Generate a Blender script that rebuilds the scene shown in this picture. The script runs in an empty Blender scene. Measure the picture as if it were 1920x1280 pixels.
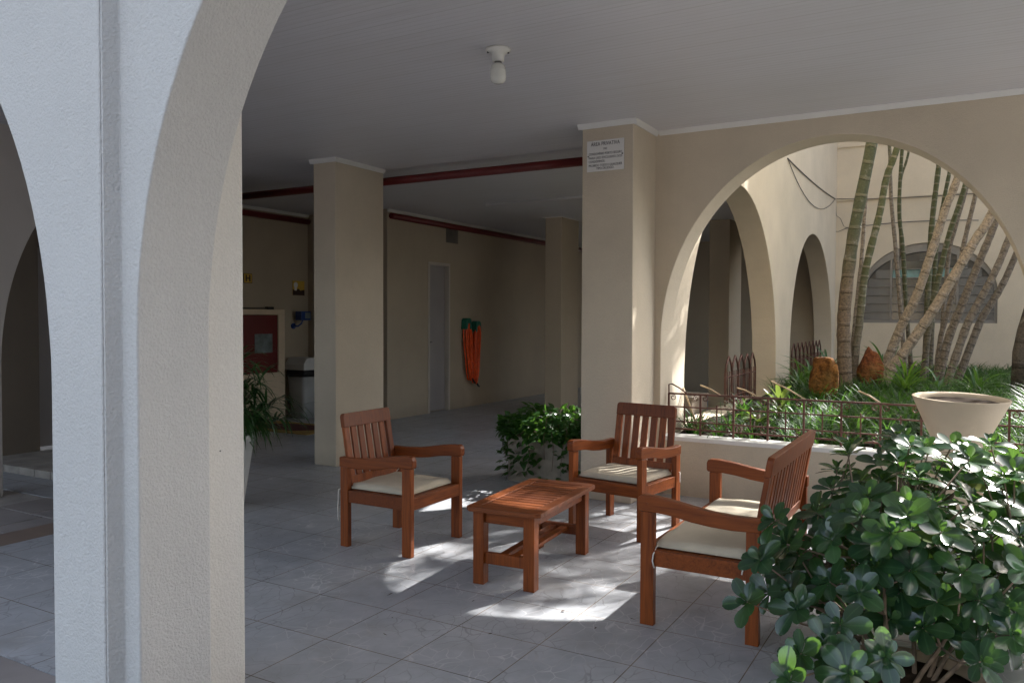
import bpy, bmesh, math, random
from mathutils import Vector, Matrix
import numpy as np
random.seed(7); rnd = random.random; R = math.radians; PI = math.pi
def U(a, b): return a + (b - a) * random.random()
sc = bpy.context.scene
C = sc.collection

# ------------------------------------------------------------------ camera, sky, sun, exposure
F_PX, YAW, PITCH, ROLL, EYE = 1514.5, 0.5196, -0.02774, -0.00333, 1.53
cy, sy = math.cos(YAW), math.sin(YAW)
fw = Vector((-sy * math.cos(PITCH), cy * math.cos(PITCH), math.sin(PITCH)))
rt = Vector((cy, sy, 0)); dn = fw.cross(rt)
c_, s_ = math.cos(ROLL), math.sin(ROLL)
rt, dn = c_ * rt + s_ * dn, -s_ * rt + c_ * dn
cam = bpy.data.cameras.new('camera'); cam.sensor_width = 36; cam.lens = 36 * F_PX / 1920
cam.clip_start = 0.05; cam.clip_end = 3000
co = bpy.data.objects.new('camera', cam); C.objects.link(co)
co.matrix_world = Matrix(((rt.x, -dn.x, -fw.x, 0), (rt.y, -dn.y, -fw.y, 0), (rt.z, -dn.z, -fw.z, EYE), (0, 0, 0, 1)))
sc.camera = co

SUN_EL, SUN_AZ = R(37.5), R(21.5)          # azimuth from +Y towards +X
w = bpy.data.worlds.new('World'); sc.world = w; w.use_nodes = True
wn = w.node_tree.nodes; wl = w.node_tree.links
sky = wn.new('ShaderNodeTexSky'); sky.sky_type = 'NISHITA'; sky.sun_disc = False
sky.sun_elevation = SUN_EL; sky.sun_rotation = SUN_AZ
sky.air_density = 1.0; sky.dust_density = 3.5; sky.ozone_density = 0.5
hs = wn.new('ShaderNodeHueSaturation'); hs.inputs['Saturation'].default_value = .62       # thin high haze pales the sky
wl.new(sky.outputs[0], hs.inputs['Color']); wl.new(hs.outputs[0], wn['Background'].inputs[0]); wn['Background'].inputs[1].default_value = 0.142
sl = bpy.data.lights.new('sun', 'SUN'); sl.energy = 5.0; sl.angle = R(0.55); sl.color = (1, 0.975, 0.94)
so = bpy.data.objects.new('sun', sl); C.objects.link(so)
sdir = Vector((math.sin(SUN_AZ) * math.cos(SUN_EL), math.cos(SUN_AZ) * math.cos(SUN_EL), math.sin(SUN_EL)))
so.rotation_euler = sdir.to_track_quat('Z', 'Y').to_euler(); so.location = (0, 0, 30)
sc.view_settings.view_transform = 'Standard'; sc.view_settings.look = 'None'
sc.view_settings.exposure = 1.75; sc.view_settings.gamma = 1.0
sc.render.engine = 'CYCLES'
sc.cycles.max_bounces = 10; sc.cycles.diffuse_bounces = 6; sc.cycles.glossy_bounces = 4
sc.cycles.sample_clamp_indirect = 6.0
try:
    sc.cycles.use_denoising = True
except Exception: pass

# ------------------------------------------------------------------ pixel -> world helper (reference photo pixels)
def ray(px, py):
    return rt * ((px - 960) / F_PX) + dn * ((py - 640) / F_PX) + fw
def atY(px, py, y):
    r = ray(px, py); t = y / r.y; return Vector((r.x * t, y, EYE + r.z * t))
def atX(px, py, x):
    r = ray(px, py); t = x / r.x; return Vector((x, r.y * t, EYE + r.z * t))
def atZ(px, py, z):
    r = ray(px, py); t = (z - EYE) / r.z; return Vector((r.x * t, r.y * t, z))
def atD(px, py, d):
    r = ray(px, py); return Vector((r.x * d, r.y * d, EYE + r.z * d))

# ------------------------------------------------------------------ materials
def nodes(name):
    m = bpy.data.materials.new(name); m.use_nodes = True
    n = m.node_tree.nodes; l = m.node_tree.links; b = n['Principled BSDF']
    return m, n, l, b
def mix(n, l, fac, a, b, mode='MIX'):
    x = n.new('ShaderNodeMix'); x.data_type = 'RGBA'; x.blend_type = mode
    for i, v in ((0, fac), (6, a), (7, b)):
        if hasattr(v, 'is_output'): l.new(v, x.inputs[i])
        elif i == 0: x.inputs[0].default_value = v
        else: x.inputs[i].default_value = (*v, 1) if len(v) == 3 else v
    return x.outputs[2]
def math_(n, l, op, a, b=0.0, c=None, clamp=False):
    x = n.new('ShaderNodeMath'); x.operation = op; x.use_clamp = clamp
    for i, v in enumerate((a, b) if c is None else (a, b, c)):
        if hasattr(v, 'is_output'): l.new(v, x.inputs[i])
        else: x.inputs[i].default_value = v
    return x.outputs[0]
def noise(n, l, vec, scale, detail=4, rough=.55, dist=0.0):
    x = n.new('ShaderNodeTexNoise'); x.inputs['Scale'].default_value = scale
    x.inputs['Detail'].default_value = detail; x.inputs['Roughness'].default_value = rough
    x.inputs['Distortion'].default_value = dist
    if vec: l.new(vec, x.inputs['Vector'])
    return x.outputs['Fac']
def ramp(n, l, fac, stops):
    x = n.new('ShaderNodeValToRGB'); e = x.color_ramp.elements
    while len(e) < len(stops): e.new(0.5)
    for k, (p, col) in enumerate(stops):
        e[k].position = p; e[k].color = (*col, 1) if len(col) == 3 else col
    l.new(fac, x.inputs[0]); return x.outputs[0]
def vecscale(n, l, vec, s):
    x = n.new('ShaderNodeMapping'); x.inputs['Scale'].default_value = s; l.new(vec, x.inputs['Vector']); return x.outputs[0]
def objco(n): return n.new('ShaderNodeTexCoord').outputs['Object']
def worldco(n): return n.new('ShaderNodeNewGeometry').outputs['Position']
def bump(n, l, b, h, strength, dist=0.01):
    x = n.new('ShaderNodeBump'); x.inputs['Strength'].default_value = strength; x.inputs['Distance'].default_value = dist
    l.new(h, x.inputs['Height']); l.new(x.outputs[0], b.inputs['Normal'])
def sp(col, k): return tuple(min(1, c * k) for c in col)

def plain(name, col, rough=.6, var=.12, vs=5, bmp=0.0, bs=80, metal=0.0, spec=.5, coat=0.0):
    m, n, l, b = nodes(name); v = objco(n)
    f = noise(n, l, v, vs)
    l.new(ramp(n, l, f, ((.3, sp(col, 1 - var)), (.7, sp(col, 1 + var)))), b.inputs['Base Color'])
    b.inputs['Roughness'].default_value = rough; b.inputs['Metallic'].default_value = metal
    b.inputs['Specular IOR Level'].default_value = spec; b.inputs['Coat Weight'].default_value = coat
    if bmp: bump(n, l, b, noise(n, l, v, bs, 3), bmp, .004)
    return m
def stucco(name, col, bs=130, strength=.55, stain=.10):
    m, n, l, b = nodes(name); v = worldco(n)
    big = noise(n, l, v, 1.3, 5, .6); streak = noise(n, l, vecscale(n, l, v, (9, 9, .5)), 1.0, 4)
    fine = noise(n, l, v, bs, 3, .6)
    c = ramp(n, l, big, ((.3, sp(col, 1 - stain)), (.72, sp(col, 1.04))))
    c = mix(n, l, ramp(n, l, streak, ((.55, (0, 0, 0)), (.8, (.22, .22, .22)))), c, sp(col, .78))
    c = mix(n, l, .25, c, ramp(n, l, fine, ((.35, sp(col, .8)), (.6, sp(col, 1.05)))))
    geo = n.new('ShaderNodeSeparateXYZ'); l.new(v, geo.inputs[0])
    d = math_(n, l, 'MULTIPLY_ADD', geo.outputs[2], -5.0, 1.0, True)     # splash dirt at the foot
    d = math_(n, l, 'MULTIPLY', d, noise(n, l, v, 7, 4), clamp=True)
    c = mix(n, l, math_(n, l, 'MULTIPLY', d, .55), c, (.20, .17, .13))
    l.new(c, b.inputs['Base Color']); b.inputs['Roughness'].default_value = .85
    b.inputs['Specular IOR Level'].default_value = .25
    h = math_(n, l, 'ADD', fine, math_(n, l, 'MULTIPLY', noise(n, l, v, bs * .35, 2), .7))
    bump(n, l, b, h, strength, .006)
    return m
def wood(name, col, dark, axis=2, rough=.38):
    m, n, l, b = nodes(name); v = objco(n)
    s = [26, 26, 26]; s[axis] = 1.6
    g = noise(n, l, vecscale(n, l, v, s), 1.0, 6, .62, 1.2)
    g2 = noise(n, l, vecscale(n, l, v, [k * 4 for k in s]), 1.0, 3)
    isl = n.new('ShaderNodeNewGeometry').outputs['Random Per Island']
    c = ramp(n, l, g, ((.28, dark), (.5, col), (.75, sp(col, 1.35))))
    c = mix(n, l, .35, c, ramp(n, l, g2, ((.35, sp(dark, .8)), (.6, sp(col, 1.1)))))
    c = mix(n, l, math_(n, l, 'MULTIPLY', isl, .75), c, sp(dark, 1.0))
    l.new(c, b.inputs['Base Color']); b.inputs['Roughness'].default_value = rough + .08; b.inputs['Specular IOR Level'].default_value = .3
    bump(n, l, b, g2, .25, .002)
    return m
def leafmat(name, col, young, rough=.32, transl=.3, tcol=None, spec=.5, vein=False):
    m, n, l, b = nodes(name)
    isl = n.new('ShaderNodeNewGeometry').outputs['Random Per Island']
    c = ramp(n, l, isl, ((0, sp(col, .7)), (.6, col), (.965, young), (.985, sp(young, 1.6)), (1, (.20, .17, .03) if vein else young)))
    c = mix(n, l, .3, c, ramp(n, l, noise(n, l, objco(n), 14, 3), ((.3, sp(col, .75)), (.7, sp(young, 1)))))
    if vein:
        uv = n.new('ShaderNodeUVMap'); s = n.new('ShaderNodeSeparateXYZ'); l.new(uv.outputs[0], s.inputs[0])
        dd = math_(n, l, 'ABSOLUTE', math_(n, l, 'SUBTRACT', s.outputs[0], .5))
        k = ramp(n, l, dd, ((.0, (.55, .55, .55)), (.07, (0, 0, 0))))
        c = mix(n, l, k, c, sp(young, 2.0))
    l.new(c, b.inputs['Base Color']); b.inputs['Roughness'].default_value = rough
    b.inputs['Specular IOR Level'].default_value = spec
    t = n.new('ShaderNodeBsdfTranslucent'); t.inputs[0].default_value = (*(tcol or sp(young, 3)), 1)
    x = n.new('ShaderNodeMixShader'); x.inputs[0].default_value = transl
    l.new(b.outputs[0], x.inputs[1]); l.new(t.outputs[0], x.inputs[2])
    l.new(x.outputs[0], n['Material Output'].inputs[0])
    return m
def palmbark(name, green, tan, split, ring=.13, scark=.6):
    m, n, l, b = nodes(name); v = objco(n)
    uv = n.new('ShaderNodeUVMap'); s = n.new('ShaderNodeSeparateXYZ'); l.new(uv.outputs[0], s.inputs[0])
    L = s.outputs[1]
    nz = noise(n, l, v, 5, 4); nf = noise(n, l, v, 45, 5, .7)
    wob = math_(n, l, 'ADD', L, math_(n, l, 'MULTIPLY', nz, .05))
    fr = math_(n, l, 'FRACT', math_(n, l, 'DIVIDE', wob, ring))
    up = math_(n, l, 'ADD', math_(n, l, 'DIVIDE', math_(n, l, 'SUBTRACT', L, split), .9), math_(n, l, 'MULTIPLY', math_(n, l, 'SUBTRACT', nz, .5), 1.6), clamp=True)
    base = mix(n, l, up, ramp(n, l, nf, ((.32, sp(tan, .33)), (.5, tan), (.68, sp(tan, 1.5)))),
               ramp(n, l, nf, ((.3, sp(green, .7)), (.65, sp(green, 1.3)))))
    scar = ramp(n, l, fr, ((.0, (1, 1, 1)), (.13, (1, 1, 1)), (.2, (0, 0, 0)), (.95, (0, 0, 0)), (1.0, (1, 1, 1))))
    c = mix(n, l, math_(n, l, 'MULTIPLY', scar, math_(n, l, 'MULTIPLY', ramp(n, l, nz, ((.3, (.45, .45, .45)), (.65, (1, 1, 1)))), scark)), base, mix(n, l, up, sp(tan, .45), (.26, .23, .16)))
    lich = ramp(n, l, noise(n, l, v, 9, 5, .7), ((.58, (0, 0, 0)), (.7, (.6, .6, .6))))
    c = mix(n, l, lich, c, (.27, .25, .22))
    l.new(c, b.inputs['Base Color']); b.inputs['Roughness'].default_value = .7
    bump(n, l, b, math_(n, l, 'ADD', math_(n, l, 'MULTIPLY', scar, .8), nf), .9, .02)
    return m

CREAM = (.64, .555, .43)
M_wall = stucco('cream_stucco', CREAM, 130, .55, .17)
M_front = stucco('white_cream_stucco', (.70, .695, .67), 105, .9, .07)
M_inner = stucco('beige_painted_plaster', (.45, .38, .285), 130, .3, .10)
M_grey = stucco('grey_lilac_plaster', (.50, .47, .45), 120, .3, .08)
M_dark = stucco('brown_plaster', (.20, .165, .13), 120, .3, .1)
M_white = plain('white_painted_trim', (.74, .73, .70), .5, .05, 3)
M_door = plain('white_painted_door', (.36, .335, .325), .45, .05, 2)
M_red = plain('red_gloss_paint', (.13, .010, .009), .4, .12, 3)
M_wood = wood('oiled_reddish_hardwood', (.27, .066, .0095), (.085, .018, .0035), 2)
M_woodx = wood('oiled_reddish_hardwood_rail', (.27, .066, .0095), (.085, .018, .0035), 0)
M_woody = wood('oiled_reddish_hardwood_arm', (.30, .075, .0105), (.10, .021, .004), 1)
M_tabletop = wood('worn_dark_hardwood', (.25, .070, .018), (.08, .021, .008), 0, .38)
M_cush = plain('cream_canvas', (.53, .465, .355), .9, .08, 6, .5, 260)
M_iron = plain('brown_rusty_iron', (.115, .050, .034), .6, .35, 14, .3, 60, 0.2)
M_soil = plain('dark_soil', (.034, .024, .017), .95, .5, 22, 1.0, 60, 0, .05)
def stone_mat(name, a, b_, c_):
    m, n, l, b = nodes(name); v = objco(n)
    f = noise(n, l, v, 5, 6, .7, .6); g = noise(n, l, v, 24, 6, .7); k = noise(n, l, v, 2.3, 3)
    col = ramp(n, l, f, ((.3, a), (.5, b_), (.68, c_)))
    col = mix(n, l, ramp(n, l, g, ((.38, (.75, .75, .75)), (.55, (0, 0, 0)))), col, sp(a, .5))
    col = mix(n, l, ramp(n, l, k, ((.55, (0, 0, 0)), (.7, (.5, .5, .5)))), col, (.10, .085, .03))
    l.new(col, b.inputs['Base Color']); b.inputs['Roughness'].default_value = .9; b.inputs['Specular IOR Level'].default_value = .2
    bump(n, l, b, math_(n, l, 'ADD', math_(n, l, 'MULTIPLY', f, 1.5), g), 1.0, .03)
    return m
M_stone = stone_mat('ochre_stone', (.085, .032, .010), (.20, .085, .020), (.28, .14, .035))
M_stone2 = stone_mat('red_brown_stone', (.080, .025, .012), (.19, .062, .020), (.30, .13, .05))
M_pot = plain('cream_painted_concrete', (.62, .50, .355), .75, .07, 3, .35, 90)
M_wpot = plain('white_plastic_pot', (.72, .72, .68), .45, .05, 3)
M_bpot = plain('tan_clay_pot', (.30, .22, .15), .8, .25, 7, .4, 40)
M_concrete = plain('weathered_concrete', (.27, .235, .185), .85, .25, 8, .6, 50)
M_black = plain('black_plastic', (.012, .012, .013), .5, .1)
M_cable = plain('grey_black_cable', (.11, .10, .095), .6, .2)
M_blue = plain('blue_plastic', (.012, .045, .20), .35, .1)
M_bin = plain('grey_plastic_bin', (.42, .43, .42), .4, .05)
M_lid = plain('pale_grey_plastic', (.62, .62, .60), .4, .05)
M_orange = plain('orange_rubber_hose', (.85, .095, .012), .4, .25, 20)
M_teal = plain('teal_green_plastic', (.008, .13, .085), .35, .1)
M_yel = plain('yellow_plate', (.62, .40, .06), .5, .05)
M_brown = plain('dark_brown_ink', (.05, .022, .015), .6, .1)
M_signw = plain('white_acrylic_plate', (.74, .73, .70), .4, .03)
M_ink = plain('black_ink', (.02, .02, .022), .6, .05)
M_porc = plain('white_porcelain', (.72, .71, .66), .3, .05, 8)
M_bulb = plain('opal_glass', (.72, .72, .66), .22, .03, 5, 0, 80, 0, .5, .3)
M_string = plain('white_cotton_string', (.75, .72, .66), .9, .05)
M_straw = plain('dry_straw_stem', (.50, .38, .24), .8, .2, 20)
M_twig = plain('grey_brown_twig', (.16, .115, .08), .85, .3, 25)
M_glass = plain('grey_louvre_glass', (.065, .07, .075), .25, .25, 3, .25, 60)
M_dglass = plain('dark_louvre_glass', (.018, .022, .026), .15, .3, 6)
M_tglass = plain('teal_louvre_glass', (.06, .17, .17), .25, .4, 8)
M_alu = plain('aluminium_frame', (.20, .195, .19), .45, .1, 8, 0, 80, .6)
M_steelpane = plain('cloudy_hatch_pane', (.16, .19, .19), .3, .5, 7)
M_matred = plain('dark_red_coir', (.10, .022, .018), .95, .2, 20, 1, 200)
M_matyel = plain('mustard_coir', (.38, .245, .07), .95, .15, 20, 1, 200)
M_slab = plain('pinkish_stone_slab', (.25, .225, .215), .7, .15, 2.5, .4, 40)
M_band = plain('brown_stone_strip', (.20, .145, .115), .6, .2, 3, .3, 50)
M_sandcon = plain('grey_sand_concrete', (.34, .32, .30), .9, .15, 6, .5, 70)
M_pave = plain('front_yard_paving', (.20, .18, .165), .8, .12, 1.2, .4, 30)
M_lowbounce = plain('dark_low_bounce_grey', (.06, .058, .056), .95, .3, 9, 1.0, 90)
M_step = plain('worn_step_stone', (.36, .33, .29), .75, .25, 5, .4, 40)

L_shrub = leafmat('glossy_dark_shrub_leaf', (.013, .041, .027), (.030, .075, .028), .20, .16, (.20, .42, .05), .75, True)
L_bush = leafmat('green_vine_leaf', (.016, .055, .014), (.04, .11, .02), .35, .25, (.15, .35, .04), .5, True)
L_grass = leafmat('green_strap_grass', (.007, .029, .008), (.028, .078, .015), .5, .24, (.14, .34, .04), .25)
L_sed = leafmat('yellow_green_fine_grass', (.035, .10, .014), (.09, .19, .028), .6, .32, (.24, .42, .05), .15)
L_palm = leafmat('palm_frond_green', (.03, .085, .02), (.06, .13, .03), .4, .25, (.15, .30, .04))
L_lady = leafmat('dark_bamboo_palm_leaf', (.014, .05, .013), (.03, .085, .02), .4, .2, (.10, .22, .03))
L_brom = leafmat('olive_bromeliad_leaf', (.045, .085, .02), (.09, .14, .03), .35, .25, (.25, .35, .06))
L_drac = leafmat('green_strap_plant_leaf', (.02, .075, .022), (.05, .13, .03), .35, .25, (.2, .4, .06))
L_dead = plain('brown_dry_leaf', (.08, .05, .03), .9, .3)
P_thick = palmbark('dark_green_thick_palm_bark', (.050, .058, .026), (.135, .098, .064), 1.2, .19, .35)
P_green = palmbark('green_ringed_palm_bark', (.070, .078, .032), (.16, .13, .095), .55, .12, .8)
P_tan = palmbark('tan_ringed_palm_bark', (.085, .09, .045), (.20, .165, .13), 3.0, .105, .5)
P_pale = palmbark('pale_cracked_palm_bark', (.22, .185, .14), (.27, .22, .165), 5.5, .21, .18)
P_dark = palmbark('dark_tree_bark', (.06, .055, .045), (.08, .065, .05), 9, .3)

def floor_mat():
    m, n, l, b = nodes('grey_petal_tile'); v = worldco(n)
    s = n.new('ShaderNodeSeparateXYZ'); l.new(v, s.inputs[0])
    p = .4575
    fx = math_(n, l, 'FRACT', math_(n, l, 'DIVIDE', math_(n, l, 'ADD', s.outputs[0], 2.21 + p * 60), p))
    fy = math_(n, l, 'FRACT', math_(n, l, 'DIVIDE', math_(n, l, 'ADD', s.outputs[1], -2.875 + p * 60), p))
    def edge(f): return math_(n, l, 'MINIMUM', f, math_(n, l, 'SUBTRACT', 1.0, f))
    ex, ey = edge(fx), edge(fy)
    wv = noise(n, l, v, 3, 2)
    gx = math_(n, l, 'LESS_THAN', ex, .0055); gy = math_(n, l, 'LESS_THAN', ey, .0055)
    gr = math_(n, l, 'MAXIMUM', gx, gy)
    # petal / flagstone lines embossed in each tile
    vo = n.new('ShaderNodeTexVoronoi'); vo.feature = 'DISTANCE_TO_EDGE'; vo.inputs['Scale'].default_value = 13.5
    cmb = n.new('ShaderNodeVectorMath'); cmb.operation = 'ADD'
    nz = n.new('ShaderNodeTexNoise'); nz.inputs['Scale'].default_value = 5.0; nz.inputs['Detail'].default_value = 2
    l.new(v, nz.inputs['Vector'])
    scl = n.new('ShaderNodeVectorMath'); scl.operation = 'SCALE'; scl.inputs['Scale'].default_value = .13
    l.new(nz.outputs['Color'], scl.inputs[0]); l.new(v, cmb.inputs[0]); l.new(scl.outputs[0], cmb.inputs[1])
    mp = vecscale(n, l, cmb.outputs[0], (1.0, .62, .0)); l.new(mp, vo.inputs['Vector'])
    ln = ramp(n, l, vo.outputs['Distance'], ((.0, (1, 1, 1)), (.016, (.7, .7, .7)), (.034, (0, 0, 0))))
    cloud = noise(n, l, v, 6, 5, .6); big = noise(n, l, v, .8, 4)
    dirt = noise(n, l, v, 2.1, 6, .65)
    # every tile a touch different
    ix = math_(n, l, 'FLOOR', math_(n, l, 'DIVIDE', math_(n, l, 'ADD', s.outputs[0], 2.21 + p * 60), p))
    iy = math_(n, l, 'FLOOR', math_(n, l, 'DIVIDE', math_(n, l, 'ADD', s.outputs[1], -2.875 + p * 60), p))
    cx = n.new('ShaderNodeCombineXYZ'); l.new(ix, cx.inputs[0]); l.new(iy, cx.inputs[1])
    wn_ = n.new('ShaderNodeTexWhiteNoise'); wn_.noise_dimensions = '2D'; l.new(cx.outputs[0], wn_.inputs['Vector'])
    c = ramp(n, l, cloud, ((.3, (.315, .33, .35)), (.55, (.385, .40, .425)), (.75, (.46, .47, .49))))
    c = mix(n, l, math_(n, l, 'MULTIPLY', wn_.outputs['Value'], .22), c, (.33, .32, .33))
    sgn = ramp(n, l, noise(n, l, v, 1.7, 2), ((.44, (.17, .165, .17)), (.60, (.66, .65, .65))))
    c = mix(n, l, math_(n, l, 'MULTIPLY', ln, .62), c, sgn)
    c = mix(n, l, ramp(n, l, dirt, ((.55, (0, 0, 0)), (.75, (.45, .45, .45)))), c, (.22, .195, .17))
    c = mix(n, l, gr, c, ramp(n, l, wv, ((.35, (.10, .075, .055)), (.6, (.26, .20, .15)))))
    l.new(c, b.inputs['Base Color'])
    rg = ramp(n, l, big, ((.3, (.30, .30, .30)), (.7, (.46, .46, .46))))
    l.new(mix(n, l, gr, rg, (.9, .9, .9)), b.inputs['Roughness'])
    h = math_(n, l, 'SUBTRACT', math_(n, l, 'MULTIPLY', ln, .5), math_(n, l, 'MULTIPLY', gr, 1.5))
    bump(n, l, b, h, .35, .004)
    return m
M_floor = floor_mat()
def ceil_mat():
    m, n, l, b = nodes('white_grooved_lining'); v = worldco(n)
    s = n.new('ShaderNodeSeparateXYZ'); l.new(v, s.inputs[0])
    f = math_(n, l, 'FRACT', math_(n, l, 'DIVIDE', math_(n, l, 'ADD', s.outputs[1], 50.0), .05))
    e = math_(n, l, 'MINIMUM', f, math_(n, l, 'SUBTRACT', 1.0, f))
    g = ramp(n, l, e, ((.0, (0, 0, 0)), (.16, (1, 1, 1))))
    f2 = math_(n, l, 'FRACT', math_(n, l, 'DIVIDE', math_(n, l, 'ADD', s.outputs[1], 50.0), .20))
    f2 = math_(n, l, 'MINIMUM', f2, math_(n, l, 'SUBTRACT', 1.0, f2))
    big = ramp(n, l, f2, ((.0, (.0, .0, .0)), (.03, (1, 1, 1))))
    c = mix(n, l, g, (.59, .59, .615), (.66, .66, .695))
    c = mix(n, l, big, (.52, .52, .53), c)
    c = mix(n, l, ramp(n, l, noise(n, l, v, .9, 4), ((.35, (0, 0, 0)), (.75, (.3, .3, .3)))), c, (.52, .50, .49))
    c = mix(n, l, ramp(n, l, noise(n, l, vecscale(n, l, v, (1.2, 22, 1)), 1, 3), ((.5, (0, 0, 0)), (.75, (.35, .35, .35)))), c, (.50, .485, .48))
    l.new(c, b.inputs['Base Color']); b.inputs['Roughness'].default_value = .42
    bump(n, l, b, math_(n, l, 'ADD', g, big), .25, .003)
    return m
M_ceil = ceil_mat()

# ------------------------------------------------------------------ mesh builder
class MB:
    def __init__(s): s.v = []; s.f = []; s.uv = []; s.sm = []
    def quad(s, a, b, c, d, uv=None, smooth=False):
        i = len(s.v); s.v += [tuple(a), tuple(b), tuple(c), tuple(d)]; s.f.append((i, i + 1, i + 2, i + 3))
        s.uv.append(uv or [(0, 0), (1, 0), (1, 1), (0, 1)]); s.sm.append(smooth)
    def poly(s, pts):
        i = len(s.v); s.v += [tuple(p) for p in pts]; s.f.append(tuple(range(i, i + len(pts))))
        s.uv.append([(0, 0)] * len(pts)); s.sm.append(False)
    def box(s, x0, x1, y0, y1, z0, z1, m=None):
        i = len(s.v)
        p = [Vector((x, y, z)) for z in (z0, z1) for x, y in ((x0, y0), (x1, y0), (x1, y1), (x0, y1))]
        if m: p = [m @ q for q in p]
        s.v += [tuple(q) for q in p]
        for f in ((3, 2, 1, 0), (4, 5, 6, 7), (0, 1, 5, 4), (1, 2, 6, 5), (2, 3, 7, 6), (3, 0, 4, 7)):
            s.f.append(tuple(i + k for k in f)); s.uv.append([(0, 0), (1, 0), (1, 1), (0, 1)]); s.sm.append(False)
    def prism(s, prof, a0, a1, axis='x', m=None):
        """profile in the two other axes, extruded along axis"""
        def P(u, v, a):
            q = {'x': (a, u, v), 'y': (u, a, v), 'z': (u, v, a)}[axis]; q = Vector(q); return tuple(m @ q) if m else tuple(q)
        n = len(prof); i = len(s.v)
        s.v += [P(u, v, a0) for u, v in prof] + [P(u, v, a1) for u, v in prof]
        s.f.append(tuple(i + k for k in range(n))[::-1]); s.uv.append([(0, 0)] * n); s.sm.append(False)
        s.f.append(tuple(i + n + k for k in range(n))); s.uv.append([(0, 0)] * n); s.sm.append(False)
        for k in range(n):
            j = (k + 1) % n
            s.f.append((i + k, i + j, i + n + j, i + n + k)); s.uv.append([(0, 0), (1, 0), (1, 1), (0, 1)]); s.sm.append(False)
    def tube(s, pts, rad, n=8, cap=True):
        pts = [Vector(p) for p in pts]
        if not hasattr(rad, '__len__'): rad = [rad] * len(pts)
        i = len(s.v); L = 0; side = None; Ls = []
        for k, p in enumerate(pts):
            d = (pts[min(k + 1, len(pts) - 1)] - pts[max(k - 1, 0)]).normalized()
            if side is None:
                side = d.orthogonal().normalized()
            else: side = (side - d * side.dot(d)).normalized()
            up = d.cross(side)
            if k: L += (p - pts[k - 1]).length
            Ls.append(L)
            for j in range(n):
                a = 2 * PI * j / n
                s.v.append(tuple(p + (side * math.cos(a) + up * math.sin(a)) * rad[k]))
        for k in range(len(pts) - 1):
            for j in range(n):
                j2 = (j + 1) % n
                s.f.append((i + k * n + j, i + k * n + j2, i + (k + 1) * n + j2, i + (k + 1) * n + j))
                s.uv.append([(j / n, Ls[k]), ((j + 1) / n, Ls[k]), ((j + 1) / n, Ls[k + 1]), (j / n, Ls[k + 1])]); s.sm.append(True)
        if cap:
            for k, rev in ((0, True), (len(pts) - 1, False)):
                f = [i + k * n + j for j in range(n)]
                s.f.append(tuple(f[::-1] if rev else f)); s.uv.append([(0, Ls[k])] * n); s.sm.append(False)
    def lathe(s, prof, n=40, c=(0, 0, 0), smooth=True):
        i = len(s.v)
        for r, z in prof:
            for j in range(n):
                a = 2 * PI * j / n; s.v.append((c[0] + r * math.cos(a), c[1] + r * math.sin(a), c[2] + z))
        for k in range(len(prof) - 1):
            for j in range(n):
                j2 = (j + 1) % n
                s.f.append((i + k * n + j, i + k * n + j2, i + (k + 1) * n + j2, i + (k + 1) * n + j))
                s.uv.append([(0, 0), (1, 0), (1, 1), (0, 1)]); s.sm.append(smooth)
        for k, rev in ((0, True), (len(prof) - 1, False)):
            if prof[k][0] > 1e-4:
                f = [i + k * n + j for j in range(n)]
                s.f.append(tuple(f[::-1] if rev else f)); s.uv.append([(0, 0)] * n); s.sm.append(False)
    def leaf(s, base, d, nrm, L, W, curl=.3, cup=.25, prof=(.12, .5, .85, 1.0, .8, .0), twist=0.0):
        d = Vector(d).normalized(); nrm = Vector(nrm); side = d.cross(nrm)
        if side.length < 1e-4: side = d.orthogonal()
        side.normalize(); nrm = side.cross(d).normalized()
        n = len(prof) - 1; i = len(s.v); p = Vector(base); ang = 0
        for k in range(n + 1):
            w_ = W * .5 * prof[k]
            cd = d * math.cos(ang) - nrm * math.sin(ang); cn = nrm * math.cos(ang) + d * math.sin(ang)
            for u in (-1, 0, 1):
                s.v.append(tuple(p + side * (u * w_) + cn * (abs(u) * cup * w_)))
            p = p + cd * (L / n); ang += curl / n
        for k in range(n):
            for u in (0, 1):
                a = i + k * 3 + u
                s.f.append((a, a + 1, a + 4, a + 3)); s.sm.append(True)
                s.uv.append([(u / 2, k / n), ((u + 1) / 2, k / n), ((u + 1) / 2, (k + 1) / n), (u / 2, (k + 1) / n)])
    def blade(s, base, d, L, W, droop, n=4):
        """narrow two-vertex strip that arches over"""
        d = Vector(d).normalized(); side = d.cross(Vector((0, 0, 1)))
        if side.length < 1e-3: side = Vector((1, 0, 0))
        side.normalize(); i = len(s.v); p = Vector(base); el = math.asin(max(-1, min(1, d.z)))
        h = Vector((d.x, d.y, 0)); h = h.normalized() if h.length > 1e-4 else side.cross(Vector((0, 0, 1)))
        for k in range(n + 1):
            w_ = W * .5 * (1 - (k / n) ** 2.2) + .0004
            s.v.append(tuple(p - side * w_)); s.v.append(tuple(p + side * w_))
            p = p + (h * math.cos(el) + Vector((0, 0, math.sin(el)))) * (L / n); el -= droop / n
        for k in range(n):
            a = i + 2 * k
            s.f.append((a, a + 1, a + 3, a + 2)); s.uv.append([(0, 0), (1, 0), (1, 1), (0, 1)]); s.sm.append(True)
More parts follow.
